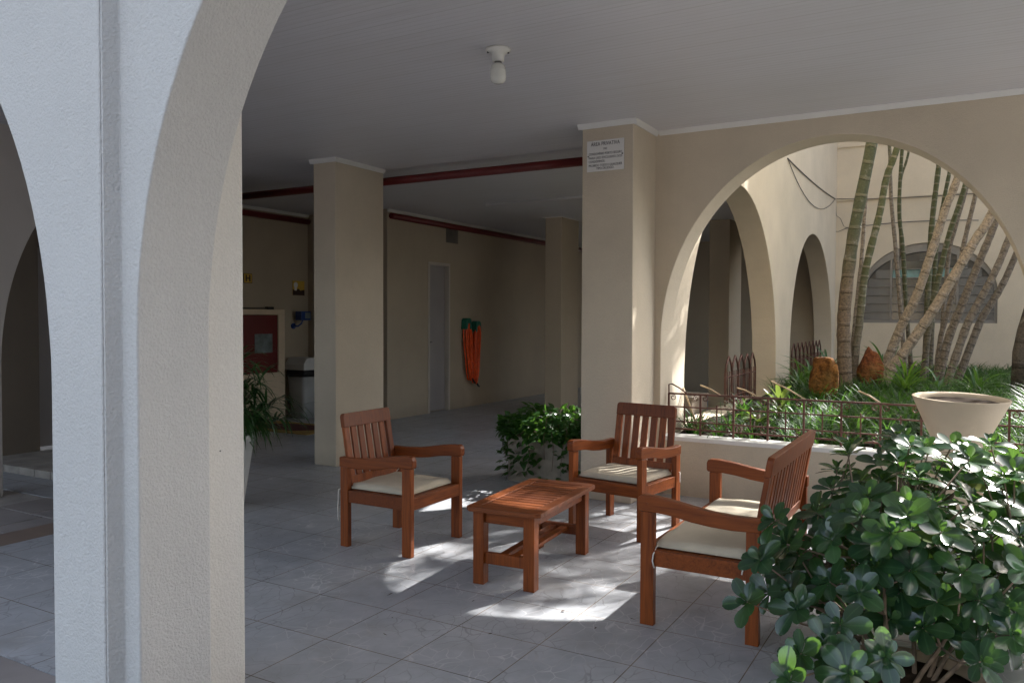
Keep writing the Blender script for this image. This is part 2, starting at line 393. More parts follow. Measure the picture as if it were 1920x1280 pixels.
    def mesh(s, name, mat, merge=False):
        me = bpy.data.meshes.new(name); me.from_pydata(s.v, [], s.f)
        uvl = me.uv_layers.new(name='UVMap')
        flat = [c for face in s.uv for uv in face for c in uv]
        uvl.data.foreach_set('uv', flat)
        me.polygons.foreach_set('use_smooth', s.sm)
        me.materials.append(mat)
        if merge:
            bm = bmesh.new(); bm.from_mesh(me); bmesh.ops.remove_doubles(bm, verts=bm.verts, dist=1e-5)
            bmesh.ops.recalc_face_normals(bm, faces=bm.faces); bm.to_mesh(me); bm.free()
        me.update(); return me
    def build(s, name, mat, parent=None, bevel=0, merge=False, segs=2):
        o = bpy.data.objects.new(name, s.mesh(name, mat, merge)); C.objects.link(o)
        if parent: o.parent = parent
        if bevel:
            b = o.modifiers.new('bevel', 'BEVEL'); b.width = bevel; b.segments = segs; b.limit_method = 'ANGLE'; b.angle_limit = R(40)
            b.harden_normals = False
        return o
def tag(o, label, cat, group=None, kind=None):
    if label: o['label'] = label
    if cat: o['category'] = cat
    if group: o['group'] = group
    if kind: o['kind'] = kind
    return o
def thing(name, label, cat, loc=(0, 0, 0), rz=0.0, group=None):
    o = bpy.data.objects.new(name, None); C.objects.link(o); o.location = loc; o.rotation_euler = (0, 0, rz)
    o.empty_display_size = .1
    return tag(o, label, cat, group)
def box(name, mat, parent, *b, bevel=0):
    m = MB(); m.box(*b); return m.build(name, mat, parent, bevel)
def structure(o): o['kind'] = 'structure'; return o

# ------------------------------------------------------------------ ground and floors
H = 3.17
def sheet(name, mat, x0, x1, y0, y1, z):
    m = MB(); m.quad((x0, y0, z), (x1, y0, z), (x1, y1, z), (x0, y1, z)); return structure(m.build(name, mat))
sheet('ground', M_pave, -400, 400, -400, 400, -.06)
def slab(name, mat, x0, x1, y0, y1, z0, z1):
    m = MB(); m.box(x0, x1, y0, y1, z0, z1); return structure(m.build(name, mat))
slab('tiled_floor', M_floor, -5.63, .98, 2.0, 6.85, -.05, 0)
slab('low_bounce_ground', M_lowbounce, .981, 30, -12, 6.80, -.05, -.01)  # unseen ground beside the porch, added dark to cut bounced light
slab('corridor_floor', M_floor, -9.25, -5.63, 3.98, 17, -.05, 0)
slab('corridor_floor', M_floor, -5.63, -2.12, 6.85, 17, -.05, -.0)
slab('front_pavement', M_slab, -14, .98, -12, 1.998, -.055, -.004)
slab('floor_strip', M_band, -5.95, -5.63, 2.0, 3.98, -.05, -.001)
# walkway outside the left arch: irregular stone slabs, then sandy concrete up to the step
m = MB(); g = .008
for iy in range(5):
    off = (0, .3, .12, .4, .2)[iy]
    xs = [-6.85, -6.85 + .25 + off, -5.95]
    for a, b in zip(xs, xs[1:]): m.box(a + g, b - g, 1.9 + iy * .42 + g, 1.9 + (iy + 1) * .42 - g, -.05, -.003)
structure(m.build('stone_path', M_slab, bevel=.004))
slab('sandy_path', M_sandcon, -9.2, -5.95, 2.0, 3.98, -.055, -.008)
m = MB()
for k in range(6): m.box(-8.85 + k * .262, -8.85 + (k + 1) * .262 - .006, 4.42, 6.4, 0, .075)
tag(m.build('entrance_step', M_step, bevel=.006), 'low worn stone entrance step seen through the left front arch', 'step')

# ------------------------------------------------------------------ arch walls
AW, ZS, AR = 1.385, 1.335, 1.65
def arch_wall(name, mat, a0, a1, t0, t1, top, arches, along='x', bottom=0.0, bevel=.007):
    """wall running along X (or Y) from a0 to a1, thickness t0..t1; arches = (centre, halfwidth, spring, rise)"""
    arches = sorted(arches)
    st = [(a0, 0.0)]                                     # (position, bottom z); equal positions = jamb
    for c, hw, zs, ri in arches:
        st.append((c - hw, bottom)); N = 56
        for k in range(N + 1):
            t = PI * k / N
            st.append((c - hw * math.cos(t), zs + ri * math.sin(t)))
        st.append((c + hw, bottom))
    st.append((a1, bottom)); st[0] = (a0, bottom)
    P = (lambda a, t, z: (a, t, z)) if along == 'x' else (lambda a, t, z: (t, a, z))
    m = MB()
    for (p, zp), (q, zq) in zip(st, st[1:]):
        m.quad(P(p, t0, zp), P(p, t1, zp), P(q, t1, zq), P(q, t0, zq))          # under-side, jamb or base
        if abs(q - p) > 1e-6:
            el = [zs for c, hw, zs, ri in arches if abs(c + hw - p) < 1e-6 and zp == bottom]
            er = [zs for c, hw, zs, ri in arches if abs(c - hw - q) < 1e-6 and zq == bottom]
            ring = [(p, zp), (q, zq)] + [(q, z) for z in er] + [(q, top), (p, top)] + [(p, z) for z in el]
            m.poly([P(a, t0, z) for a, z in ring]); m.poly([P(a, t1, z) for a, z in ring][::-1])
            m.quad(P(p, t0, top), P(q, t0, top), P(q, t1, top), P(p, t1, top))
    m.quad(P(a0, t0, bottom), P(a0, t0, top), P(a0, t1, top), P(a0, t1, bottom))
    m.quad(P(a1, t0, bottom), P(a1, t1, bottom), P(a1, t1, top), P(a1, t0, top))
    return m.build(name, mat, None, bevel, merge=True)
FT = 4.6
o = arch_wall('arch_wall', M_front, -2.518, .75, 1.708, 2.0, FT, [(-2.41 + AW, AW, ZS + .12, AR - .03)], bottom=-.05)
tag(o, 'pale stucco front arch wall whose big arch frames the wooden seats', 'wall')
o = arch_wall('arch_wall', M_front, -6.2, -2.52, 1.657, 2.0, FT, [(-2.816 - AW, AW, ZS - .05, AR)], bottom=-.05)
tag(o, 'protruding pale stucco arch wall at the far left beside the vertical joint', 'wall')
o = arch_wall('arch_wall', M_wall, -2.46, .75, 6.80, 7.12, H + .06, [(-1.0, AW, ZS, AR)])
tag(o, 'cream arch wall opening onto the palm garden behind the bench', 'wall')
o = arch_wall('arch_wall', M_wall, 7.121, 17.045, -2.72, -2.394, 9.4, [(9.55, 2.05, .95, 2.15), (14.62, 2.05, .95, 2.04)], 'y')
tag(o, 'tall bluish grey courtyard wall with two arches left of the palms', 'wall')
o = arch_wall('arch_wall', M_grey, 2.9, 6.4, -7.5, -7.2, H + .05, [(5.02, 1.205, 1.1, 1.85)], 'y')
tag(o, 'grey lilac passage wall with a dark arch at the photo left edge', 'wall')

AWR = [q for q in C.objects if q.name.startswith('arch_wall') and q['label'].startswith('pale stucco front arch')][0]
m = MB(); m.prism([(-2.5175, 1.7078), (-2.5175, 1.660), (-2.512, 1.662), (-2.490, 1.7040), (-2.486, 1.7078)], -.05, FT, 'z'); m.build('joint_fillet', M_front, AWR)  # wedge added so the joint's return face turns forward and brightens
for (px, py, r) in ((296, 371, .0035), (406, 383, .0035), (413, 845, .003)):
    p = atX(px, py, -2.409 if px < 410 else -2.449); m = MB(); m.tube([(p.x - .004, p.y, p.z), (p.x + .0015, p.y, p.z)], r, 7); m.build('wall_plug', M_alu, AWR)
# ------------------------------------------------------------------ columns with ceiling trim
def column(x0, x1, y0, y1, label, mat=M_wall, trim=True, sides='nswe', top=H):
    t = thing('column', label, 'column', ((x0 + x1) / 2, (y0 + y1) / 2, 0))
    cx, cyy = t.location.x, t.location.y
    m = MB(); m.box(x0 - cx, x1 - cx, y0 - cyy, y1 - cyy, 0, top + .03); m.build('shaft', mat, t, .008)
    if trim:
        m = MB(); e = .032; h0 = top - .042
        A, B, Cc, D = x0 - cx, x1 - cx, y0 - cyy, y1 - cyy
        pr = [(0, h0), (-.012, h0), (-e, top - .008), (-e, top), (0, top)]
        m.prism([(Cc - .001 + u, z) for u, z in pr], A - e, B + e, 'x')
        m.prism([(B + .001 - u, z) for u, z in pr], Cc + .004, D, 'y')
        m.prism([(A - .001 + u, z) for u, z in pr], Cc + .004, D, 'y')
        m.build('trim', M_white, t)
    return t
C1 = column(-2.906, -2.445, 6.268, 7.05, 'cream column carrying the private area plaque behind the right chair')
column(-5.99, -5.69, 6.30, 7.075, 'free standing cream column behind the left chair')
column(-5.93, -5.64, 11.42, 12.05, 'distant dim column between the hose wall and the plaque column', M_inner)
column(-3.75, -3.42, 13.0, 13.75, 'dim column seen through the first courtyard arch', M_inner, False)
column(-2.906, -2.45, 2.001, 2.195, 'narrow pilaster attached behind the front pillar', stucco('pale_pilaster_stucco', (.80, .775, .72), 115, .6, .06), False)

# ------------------------------------------------------------------ inner walls
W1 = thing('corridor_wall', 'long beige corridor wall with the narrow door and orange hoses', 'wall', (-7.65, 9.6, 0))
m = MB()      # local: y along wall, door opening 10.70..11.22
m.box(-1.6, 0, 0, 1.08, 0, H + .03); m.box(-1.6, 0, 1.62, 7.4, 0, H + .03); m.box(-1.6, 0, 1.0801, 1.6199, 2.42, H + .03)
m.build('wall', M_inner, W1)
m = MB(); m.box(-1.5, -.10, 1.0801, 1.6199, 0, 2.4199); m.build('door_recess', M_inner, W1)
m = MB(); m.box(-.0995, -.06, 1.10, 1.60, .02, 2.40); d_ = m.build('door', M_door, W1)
m = MB(); m.tube([(-.06, 1.16, 1.15), (-.03, 1.16, 1.15)], .012); m.tube([(-.03, 1.155, 1.15), (-.03, 1.20, 1.15)], .009); m.build('handle', M_alu, d_)
m = MB(); m.box(-.09, .012, 1.04, 1.082, 0, 2.40); m.box(-.09, .012, 1.618, 1.66, 0, 2.40); m.box(-.09, .012, 1.04, 1.66, 2.40, 2.45); m.build('door_frame', plain('dull_cream_door_frame', (.50, .455, .40), .5, .05, 3), W1)
m = MB()
m.box(.001, .006, 1.55, 1.90, 2.80, 3.06)
for k in range(8): m.box(.006, .02, 1.56, 1.89, 2.81 + k * .031, 2.822 + k * .031)
m.build('vent', plain('grey_vent_louvre', (.16, .14, .12), .6, .2), W1)
m = MB(); m.prism([(0.001, H - .04), (.012, H - .04), (.035, H - .006), (.035, H + .001), (.001, H + .001)], 0, 7.4, 'y'); m.build('trim', M_white, W1)

W2 = thing('corridor_wall', 'dim beige wall behind the red hose cabinet and the bin', 'wall', (-9.25, 6.4, 0))
m = MB(); m.box(-.25, 0, 0, 3.2, 0, H + .03); m.build('wall', M_inner, W2)
m = MB(); m.prism([(0.001, H - .04), (.012, H - .04), (.035, H - .006), (.035, H + .001), (.001, H + .001)], 0, 3.2, 'y'); m.build('trim', M_white, W2)
o = box('partition_wall', M_dark, None, -9.5, -7.51, 6.2, 6.38, 0, H + .03)
tag(o, 'dark partition wall closing the entrance hall on the left', 'wall')
WD = thing('entrance_wall', 'dark brown entrance wall with a pale door beyond the left arch', 'wall', (-8.85, 2.6, 0))
m = MB(); m.box(-.2, 0, 0, 2.48, 0, H + .03); m.box(-.2, 0, 3.4, 3.8, 0, H + .03); m.box(-.2, 0, 2.4801, 3.3999, 2.3, H + .03); m.build('wall', M_dark, WD)
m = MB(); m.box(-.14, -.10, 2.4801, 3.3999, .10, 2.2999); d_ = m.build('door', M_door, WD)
m = MB(); m.box(-.10, -.085, 2.98, 3.02, .95, 1.12); m.build('handle', M_black, d_)
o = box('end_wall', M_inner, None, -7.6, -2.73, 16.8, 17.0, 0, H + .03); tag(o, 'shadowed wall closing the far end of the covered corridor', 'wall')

# ceiling (one lining) and the building mass above it
m = MB()
m.box(-9.5, .75, 2.001, 6.799, H, H + .12); m.box(-9.5, -2.401, 6.8, 7.119, H, H + .12); m.box(-9.5, -2.721, 7.12, 17.0, H, H + .12)
structure(m.build('ceiling', M_ceil))
B = thing('building', 'upper storeys of the building above the covered porch', 'building', (0, 0, 0))
m = MB(); m.box(-14, .75, 2.002, 7.10, H + .14, 8.6); m.box(-14, -2.73, 7.10, 17, H + .14, 9.4); m.build('wall', M_wall, B)
m = MB(); m.box(2.7, 9, -20, 5.2, -.05, 7.5); m.build('light_block_wing', plain('light_block_grey', (.15, .155, .165), .8), B)  # unseen wing added to cut sky light and bounce from the right
m = MB(); m.box(-14, -6.21, 1.75, 2.0, 3.0, 8.6); m.build('parapet', M_front, B)
m = MB()
for (dx0, dx1, dy0, dy1) in ((-2.905, -2.45, 6.22, 6.265),): pass
# trim along the garden arch wall
m = MB(); m.prism([(6.799, H - .04), (6.787, H - .04), (6.767, H - .006), (6.767, H + .001), (6.799, H + .001)], -2.41, .75, 'x')
tag(m.build('ceiling_trim', M_white), 'thin white ceiling trim along the top of the garden arch wall', 'trim')

# dropped ceiling panel at the end of the corridor
m = MB(); m.box(-6.05, -2.95, 9.8, 14.5, H - .03, H - .001); tag(m.build('ceiling_panel', M_ceil), 'slightly dropped ceiling panel above the distant dim column', 'panel')

# ------------------------------------------------------------------ back building of the courtyard with the arched window
BB = thing('courtyard_building', 'cream courtyard building with the arched louvre window behind the palms', 'building', (0, 17.05, 0))
YB = 17.05
wx0, wx1, wz0, wtop, wsp = -1.93, .36, 1.48, 2.99, 2.05
def arch_outline(x0, x1, z0, zs, zt, n=28):
    c, hw = (x0 + x1) / 2, (x1 - x0) / 2
    return [(x0, z0)] + [(c - hw * math.cos(PI * k / n), zs + (zt - zs) * math.sin(PI * k / n)) for k in range(n + 1)] + [(x1, z0)]
# facade with a true opening
m = MB(); c0, hw0 = (wx0 + wx1) / 2, (wx1 - wx0) / 2; top = 7.0
xs = [-3.2, wx0] + [c0 - hw0 * math.cos(PI * k / 28) for k in range(1, 28)] + [wx1, 2.6]
def wz(x): return wsp + (wtop - wsp) * math.sqrt(max(0, 1 - ((x - c0) / hw0) ** 2))
m.quad((-3.2, 0, 0), (wx0, 0, 0), (wx0, 0, top), (-3.2, 0, top)); m.quad((wx1, 0, 0), (2.6, 0, 0), (2.6, 0, top), (wx1, 0, top))
xx = xs[1:-1]
for a, b in zip(xx, xx[1:]):
    m.quad((a, 0, 0), (b, 0, 0), (b, 0, wz0), (a, 0, wz0)); m.quad((a, 0, wz(a)), (b, 0, wz(b)), (b, 0, top), (a, 0, top))
    m.quad((a, 0, wz(a)), (a, .16, wz(a)), (b, .16, wz(b)), (b, 0, wz(b)))
m.quad((wx0, 0, wz0), (wx1, 0, wz0), (wx1, .16, wz0), (wx0, .16, wz0))
m.quad((wx0, 0, wz0), (wx0, .16, wz0), (wx0, .16, wz(wx0)), (wx0, 0, wz(wx0))); m.quad((wx1, 0, wz0), (wx1, 0, wz(wx1)), (wx1, .16, wz(wx1)), (wx1, .16, wz0))
m.build('facade', M_wall, BB)
m = MB(); m.box(-3.2, 2.6, .30, 6, 0, top); m.box(-3.2, .45, .02, 6, top + .001, 11.0); m.box(2.601, 9, .0, 6, 0, 3.3); m.box(2.601, 3.35, .01, 6, 3.301, 8.5); m.build('wall', M_wall, BB)  # unseen taller blocks added to shade the courtyard wall and front grass
m = MB(); m.box(-2.39, 2.6, -.035, -.001, 3.86, 3.90); m.box(-2.39, 2.6, -.03, -.001, 4.9, 4.94); m.build('string_course', M_wall, BB)
WN = MB()
# louvre window: frame bars, glass slats
WF = MB(); out = arch_outline(wx0 + .001, wx1 - .001, wz0 + .001, wsp, wtop - .001); inn = arch_outline(wx0 + .05, wx1 - .05, wz0 + .05, wsp, wtop - .16)
for k in range(len(out)):
    j = (k + 1) % len(out)
    a, b, c, d = out[k], out[j], inn[j], inn[k]
    WF.quad((a[0], .06, a[1]), (b[0], .06, b[1]), (c[0], .06, c[1]), (d[0], .06, d[1]))
    WF.quad((d[0], .06, d[1]), (c[0], .06, c[1]), (c[0], .12, c[1]), (d[0], .12, d[1]))
for x in (-1.40, -.28): WF.box(x - .018, x + .018, .058, .11, wz0 + .05, wz(x) - .12)
win = WF.build('window', M_alu, BB)
nl = 8; hh = (wtop - .17 - wz0 - .05) / nl
for k in range(nl):
    z0 = wz0 + .05 + k * hh
    for (xa, xb, mt) in ((wx0 + .05, -1.42, M_glass), (-1.38, -.30, None), (-.26, wx1 - .05, M_glass)):
        def lim(x, z): return hw0 * math.sqrt(max(0, 1 - ((z - wsp) / (wtop - .16 - wsp)) ** 2)) if z > wsp else hw0
        w_ = min(lim(0, z0), lim(0, z0 + hh)) - .05 if z0 + hh > wsp else hw0 - .05
        a, b = max(xa, c0 - w_), min(xb, c0 + w_)
        if b - a < .08: continue
        mm = mt or (M_dglass, M_dglass, M_dglass, M_dglass, M_dglass, M_tglass, M_dglass, M_dglass)[k]
        p = MB(); p.prism([(.075, z0 + .012), (.083, z0 + .012), (.105, z0 + hh - .004), (.097, z0 + hh - .004)], a, b, 'x'); p.build('louvre', mm, win)
        p = MB(); p.box(a, b, .066, .074, z0 - .004, z0 + .010); p.build('louvre_rail', M_alu, win)
m = MB(); m.box(wx0 + .01, wx1 - .01, .14, .295, wz0 + .01, wtop + .05); m.build('window_backing', plain('dim_room_glass', (.045, .048, .05), .3, .3, 2), BB)

# cables
def cable(pts, label, r=.008, mat=M_cable):
    m = MB(); m.tube(pts, r, 6); return tag(m.build('cable', mat), label, 'cable')
def sag(a, b, s, n=14):
    a, b = Vector(a), Vector(b)
    return [a.lerp(b, k / n) - Vector((0, 0, s * 4 * (k / n) * (1 - k / n))) for k in range(n + 1)]
XW = -2.38
a = atX(1477, 297, XW); b = atX(1566, 373, XW)
cable(sag(a, b, .04), 'taut grey cable running down the courtyard wall to its corner', .009)
cable(sag(a, b, .42), 'slack thin cable looping below the taut cable on the courtyard wall', .006)
YC = YB - .05
cable(sag(atY(1568, 373, YC), atY(1912, 356, YC), .04), 'upper thin cable along the cream courtyard building', .007)
cable([atY(1540, 433, YC + .03)] and sag(atY(1585, 428, YC), atY(1835, 413, YC), -.05), 'lower grey cable above the arched louvre window', .009)
cable([atY(x, y, YC) for x, y in ((1567, 375), (1568, 404), (1576, 410), (1582, 424), (1590, 427), (1572, 434), (1566, 434))], 'tangled cable end in the corner left of the arched window', .006)

# ------------------------------------------------------------------ red pipes
def pipe(pts, r, label):
    m = MB(); m.tube(pts, r, 14); return tag(m.build('fire_pipe', M_red), label, 'pipe')
pipe([(-9.2, 7.16, 3.055), (-2.92, 7.16, 3.055)], .044, 'red pipe under the ceiling running between the two front columns')
pipe([(-7.59, 9.62, 3.065), (-7.59, 16.9, 3.065)], .045, 'red pipe along the top of the wall with the orange hoses')
pipe([(-9.19, 6.62, 3.055), (-9.19, 9.55, 3.055)], .045, 'red pipe along the top of the wall with the hose cabinet')

# ------------------------------------------------------------------ lettering helper
def text_mesh(body, size, mat, name='lettering', align='CENTER', parent=None, loc=(0, 0, 0), rot=(0, 0, 0), spacing=1.0, depth=.0008, width=None):
    cu = bpy.data.curves.new('lettering', 'FONT'); cu.body = body; cu.size = size; cu.align_x = align; cu.extrude = depth
    cu.space_character = spacing
    t = bpy.data.objects.new('lettering', cu); C.objects.link(t)
    bpy.context.view_layer.update()
    me = bpy.data.meshes.new_from_object(t.evaluated_get(bpy.context.evaluated_depsgraph_get()))
    bpy.data.objects.remove(t); bpy.data.curves.remove(cu)
    if width:
        xs_ = [v.co.x for v in me.vertices]; k = width / (max(xs_) - min(xs_)); mid = 0 if align == 'CENTER' else min(xs_)
        for v in me.vertices: v.co.x = (v.co.x - mid) * k + mid
    me.materials.clear(); me.materials.append(mat)
    o = bpy.data.objects.new(name, me); C.objects.link(o); o.parent = parent; o.location = loc; o.rotation_euler = rot
    return o

# plaque on the column
p0 = atY(1101, 266, 6.262); p1 = atY(1170, 317, 6.262)
pw, ph = p1.x - p0.x, abs(p1.z - p0.z) + .0
S = thing('sign', 'white lettered private area plaque screwed high on the cream column', 'sign', ((p0.x + p1.x) / 2, 6.266, (p0.z + p1.z) / 2))
pl = MB(); pl.box(-pw / 2, pw / 2, -.008, 0, -ph / 2, ph / 2); pl.build('plate', M_signw, S, .002)
rx = (PI / 2, 0, 0)
L0 = ph / 2
for txt, zz, sz, al, wd in (('ÁREA PRIVATIVA', .80, .17, 'CENTER', .78), ('DO', .66, .09, 'CENTER', .09), ('CONDOMÍNIO PORTO SEGURO', .50, .105, 'LEFT', .90),
                            ('PARA USO EXCLUSIVO DOS', .37, .105, 'LEFT', .90), ('CONDÔMINOS.', .25, .105, 'LEFT', .44),
                            ('PROIBIDO TODO E QUALQUER', .12, .105, 'LEFT', .90), ('TIPO DE JOGO.', .02, .105, 'CENTER', .48)):
    x_ = 0 if al == 'CENTER' else -pw * .45
    text_mesh(txt, sz * ph * 1.0, M_ink, 'lettering', al, S, (x_, -.0088, -ph / 2 + ph * (.04 + zz * .98)), rx, width=wd * pw)
for x_ in (-.46, .46):
    m = MB(); m.tube([(x_ * pw, -.008, 0), (x_ * pw, -.012, 0)], .006, 10); m.build('screw', M_black, S)

# small signs on the cabinet wall (face +X)
def wallpt(px, py, x): return atX(px, py, x)
a, b = wallpt(457, 512, -9.24), wallpt(473, 531, -9.24)
S = thing('sign', 'small yellow square sign with a dark letter H on the dim wall', 'sign', (-9.248, (a.y + b.y) / 2, (a.z + b.z) / 2))
w_, h_ = abs(b.y - a.y) / 2, abs(a.z - b.z) / 2
m = MB(); m.box(0, .006, -w_, w_, -h_, h_); m.build('plate', M_brown, S)
m = MB(); m.box(.006, .0075, -w_ * .9, w_ * .9, -h_ * .9, h_ * .9); m.build('plate_face', M_yel, S)
m = MB()
for s in (-1, 1): m.box(.0075, .009, s * w_ * .42 - w_ * .16, s * w_ * .42 + w_ * .16, -h_ * .68, h_ * .68)
m.box(.0075, .009, -w_ * .3, w_ * .3, -h_ * .14, h_ * .14); m.build('letter', M_brown, S)
a, b = wallpt(549, 526, -9.24), wallpt(571, 554, -9.24)
S = thing('sign', 'yellow and brown picture notice above the blue wall lamp', 'sign', (-9.248, (a.y + b.y) / 2, (a.z + b.z) / 2))
w_, h_ = abs(b.y - a.y) / 2, abs(a.z - b.z) / 2
m = MB(); m.box(0, .006, -w_, w_, -h_, h_); m.build('plate', M_yel, S)
m = MB(); m.prism([(-w_, -h_), (w_, -h_), (w_, -h_ * .2), (w_ * .3, -h_ * .35), (-w_ * .1, -h_ * .05), (-w_ * .5, -h_ * .4), (-w_, -h_ * .15)], .006, .0075, 'x'); m.build('dark_patch', M_brown, S)
m = MB(); m.prism([(-w_ * .7 + w_ * .34 * math.cos(t) + .2 * w_, h_ * .42 + h_ * .4 * math.sin(t)) for t in [2 * PI * k / 14 for k in range(14)]], .0061, .0085, 'x')
m.prism([(-w_ * .7, -h_ * .35), (-w_ * .35, -h_ * .35), (-w_ * .3, h_ * .2), (-w_ * .7, h_ * .2)], .0062, .0083, 'x'); m.build('pale_figure', M_signw, S)

# hose cabinet
HC = thing('hose_cabinet', 'white fire hose cabinet with a dark red door on the dim wall', 'cabinet', (-9.25, 8.30, 0))
zt = 1.66; z0d, z1d = .72, 1.58
m = MB(); d = .20
m.box(0.001, d, -.55, .60, 0, z0d); m.box(0.001, d, -.55, .60, z1d, zt); m.box(0.001, d, -.55, -.46, z0d + .0001, z1d - .0001); m.box(0.001, d, .47, .60, z0d + .0001, z1d - .0001); m.build('frame', M_pot, HC, .006)
m = MB(); m.box(.12, .185, -.455, .465, z0d + .005, z1d - .005); dr = m.build('door', M_red, HC, .004)
m = MB(); m.box(.186, .19, .02, .36, 1.02, 1.30); m.build('glass_pane', M_steelpane, dr)
m = MB(); m.tube([(.19, -.40, 1.1), (.205, -.40, 1.1)], .025, 12); m.build('handle', M_alu, dr)
m = MB(); m.tube([(.11, -.45, zt + .012), (.11, .32, zt + .012)], .010); m.box(.08, .14, .32, .44, zt + .001, zt + .04); tag(m.build('metal_rod', M_black), 'black rod lying on top of the white hose cabinet', 'rod').location = HC.location

# bin
t = thing('bin', 'grey plastic waste bin with a black bag rim under the blue lamp', 'bin', (-8.98, 9.22, 0))
def rbox(w0, w1, z0, z1):
    m = MB(); r0, r1 = w0 / 2, w1 / 2
    def ring(r): return [(r * s * (abs(math.cos(a)) ** .35) * (1 if math.cos(a) >= 0 else -1), r * (abs(math.sin(a)) ** .35) * (1 if math.sin(a) >= 0 else -1)) for a in [2 * PI * k / 32 for k in range(32)] for s in (1,)]
    A, Bq = ring(r0), ring(r1); i = len(m.v)
    for (x, y) in A: m.v.append((x, y, z0))
    for (x, y) in Bq: m.v.append((x, y, z1))
    for k in range(32):
        j = (k + 1) % 32; m.f.append((k, j, 32 + j, 32 + k)); m.uv.append([(0, 0)] * 4); m.sm.append(True)
    m.f.append(tuple(range(32))[::-1]); m.uv.append([(0, 0)] * 32); m.sm.append(False); m.f.append(tuple(range(32, 64))); m.uv.append([(0, 0)] * 32); m.sm.append(False)
    return m
rbox(.29, .38, 0, .64).build('body', M_bin, t); rbox(.40, .40, .641, .74).build('bag_rim', M_black, t)
m = MB(); m.prism([(-.20, .741), (.20, .741), (.20, .83), (.12, .93), (-.12, .93), (-.20, .83)], -.2, .2, 'x'); m.build('lid', M_lid, t, .012)

# blue wall lamp
a = wallpt(572, 592, -9.08)
t = thing('wall_lamp', 'small blue box floodlight on a curved wall bracket', 'lamp', (-9.25, a.y, a.z - .02))
m = MB(); m.tube([(0.001, -.09, -.14), (.02, -.09, -.14)], .045, 14); m.tube([(.02, -.09, -.14), (.10, -.08, -.14), (.13, -.04, -.10), (.13, -.01, -.05)], .014, 8); m.build('bracket', M_blue, t)
m = MB(); m.box(.06, .19, -.10, .11, -.05, .09); hd = m.build('head', M_blue, t, .008)
m = MB(); m.box(.1901, .195, -.02, .09, -.02, .07); m.build('lens', M_steelpane, hd)

# doormat
mt = thing('doormat', 'mustard doormat with a dark red diamond centre near the bin', 'mat', (-8.27, 8.24, 0), R(0))
m = MB(); m.box(-.70, .70, -.42, .42, .0005, .012); m.build('border', M_matyel, mt, .004)
m = MB(); m.prism([(-.58, 0), (-.30, -.27), (.30, -.27), (.58, 0), (.30, .27), (-.30, .27)], .0125, .016, 'z'); m.build('centre', M_matred, mt)

# orange hoses on green holders
def hose(y, z, label, hl, seed, gap, n=9, ht=.86):
    random.seed(seed)
    hd = thing('hose_holder', hl, 'hose holder', (-7.65, y, z))
    m = MB(); m.prism([(-.085, -.10), (-.07, .06), (-.03, .09), (.03, .09), (.07, .06), (.085, -.10), (.05, -.10), (.03, .0), (-.03, .0), (-.05, -.10)], .001, .12, 'x'); m.build('bracket', M_teal, hd, .006)
    h = thing('garden_hose', label, 'hose', (-7.58, y, z))
    m = MB()
    for k in range(n):
        L = ht * U(.84, 1.03); wd = U(.035, .115) ; off = U(-.02, .02); xo = U(-.02, .035); sw = gap + U(-.03, .03)
        pts = []
        for q in range(33):
            a = 2 * PI * q / 32
            zz = -.5 * L * (1 - math.cos(a)) + .02; f = (1 - math.cos(a)) / 2
            yy = math.sin(a) * wd * (1.0 - .35 * f) + off + sw * f
            pts.append((xo + .008 * math.sin(3 * a + k), yy, zz))
        m.tube(pts, .013, 7, False)
    m.build('coil', M_orange, h)
    m = MB(); m.tube([(.03, gap + .02, -ht + .02), (.04, gap + .06, -ht - .04), (.04, gap + .10, -ht - .06)], .016, 8); m.build('nozzle', M_black, h)
    return h
a = atX(872, 606, -7.62); b = atX(889, 609, -7.62)
hose(a.y, a.z, 'left orange hose coil hanging from a green holder on the corridor wall', 'left green hose holder beside the narrow door', 3, .11, 9, .98)
hose(b.y + .02, b.z - .02, 'right orange hose coil hanging farther from the narrow door', 'right green hose holder farther from the narrow door', 5, -.07, 9, 1.0)

# ceiling bulb
p = atZ(934, 92, H)
t = thing('ceiling_lamp', 'bare opal bulb in a white porcelain ceiling socket', 'lamp', (p.x, p.y, H))
m = MB(); m.lathe([(.075, -.001), (.078, -.012), (.06, -.022), (.04, -.03), (.036, -.075), (.030, -.078), (.0, -.078)][::-1]); m.build('socket', M_porc, t)
m = MB(); m.lathe([(.022, -.078), (.023, -.088), (.030, -.095)][::-1]); m.build('thread', M_alu, t)
m = MB(); m.lathe([(.026, -.089), (.040, -.10), (.046, -.118), (.0465, -.127), (.0478, -.128), (.0478, -.132), (.047, -.134), (.049, -.155), (.049, -.175), (.043, -.195), (.028, -.207), (.0, -.21)][::-1]); m.build('bulb', M_bulb, t)
for a in (.6, 3.7):
    m = MB(); m.tube([(.062 * math.cos(a), .062 * math.sin(a), -.018), (.062 * math.cos(a), .062 * math.sin(a), -.026)], .006, 8); m.build('screw', M_black, t)

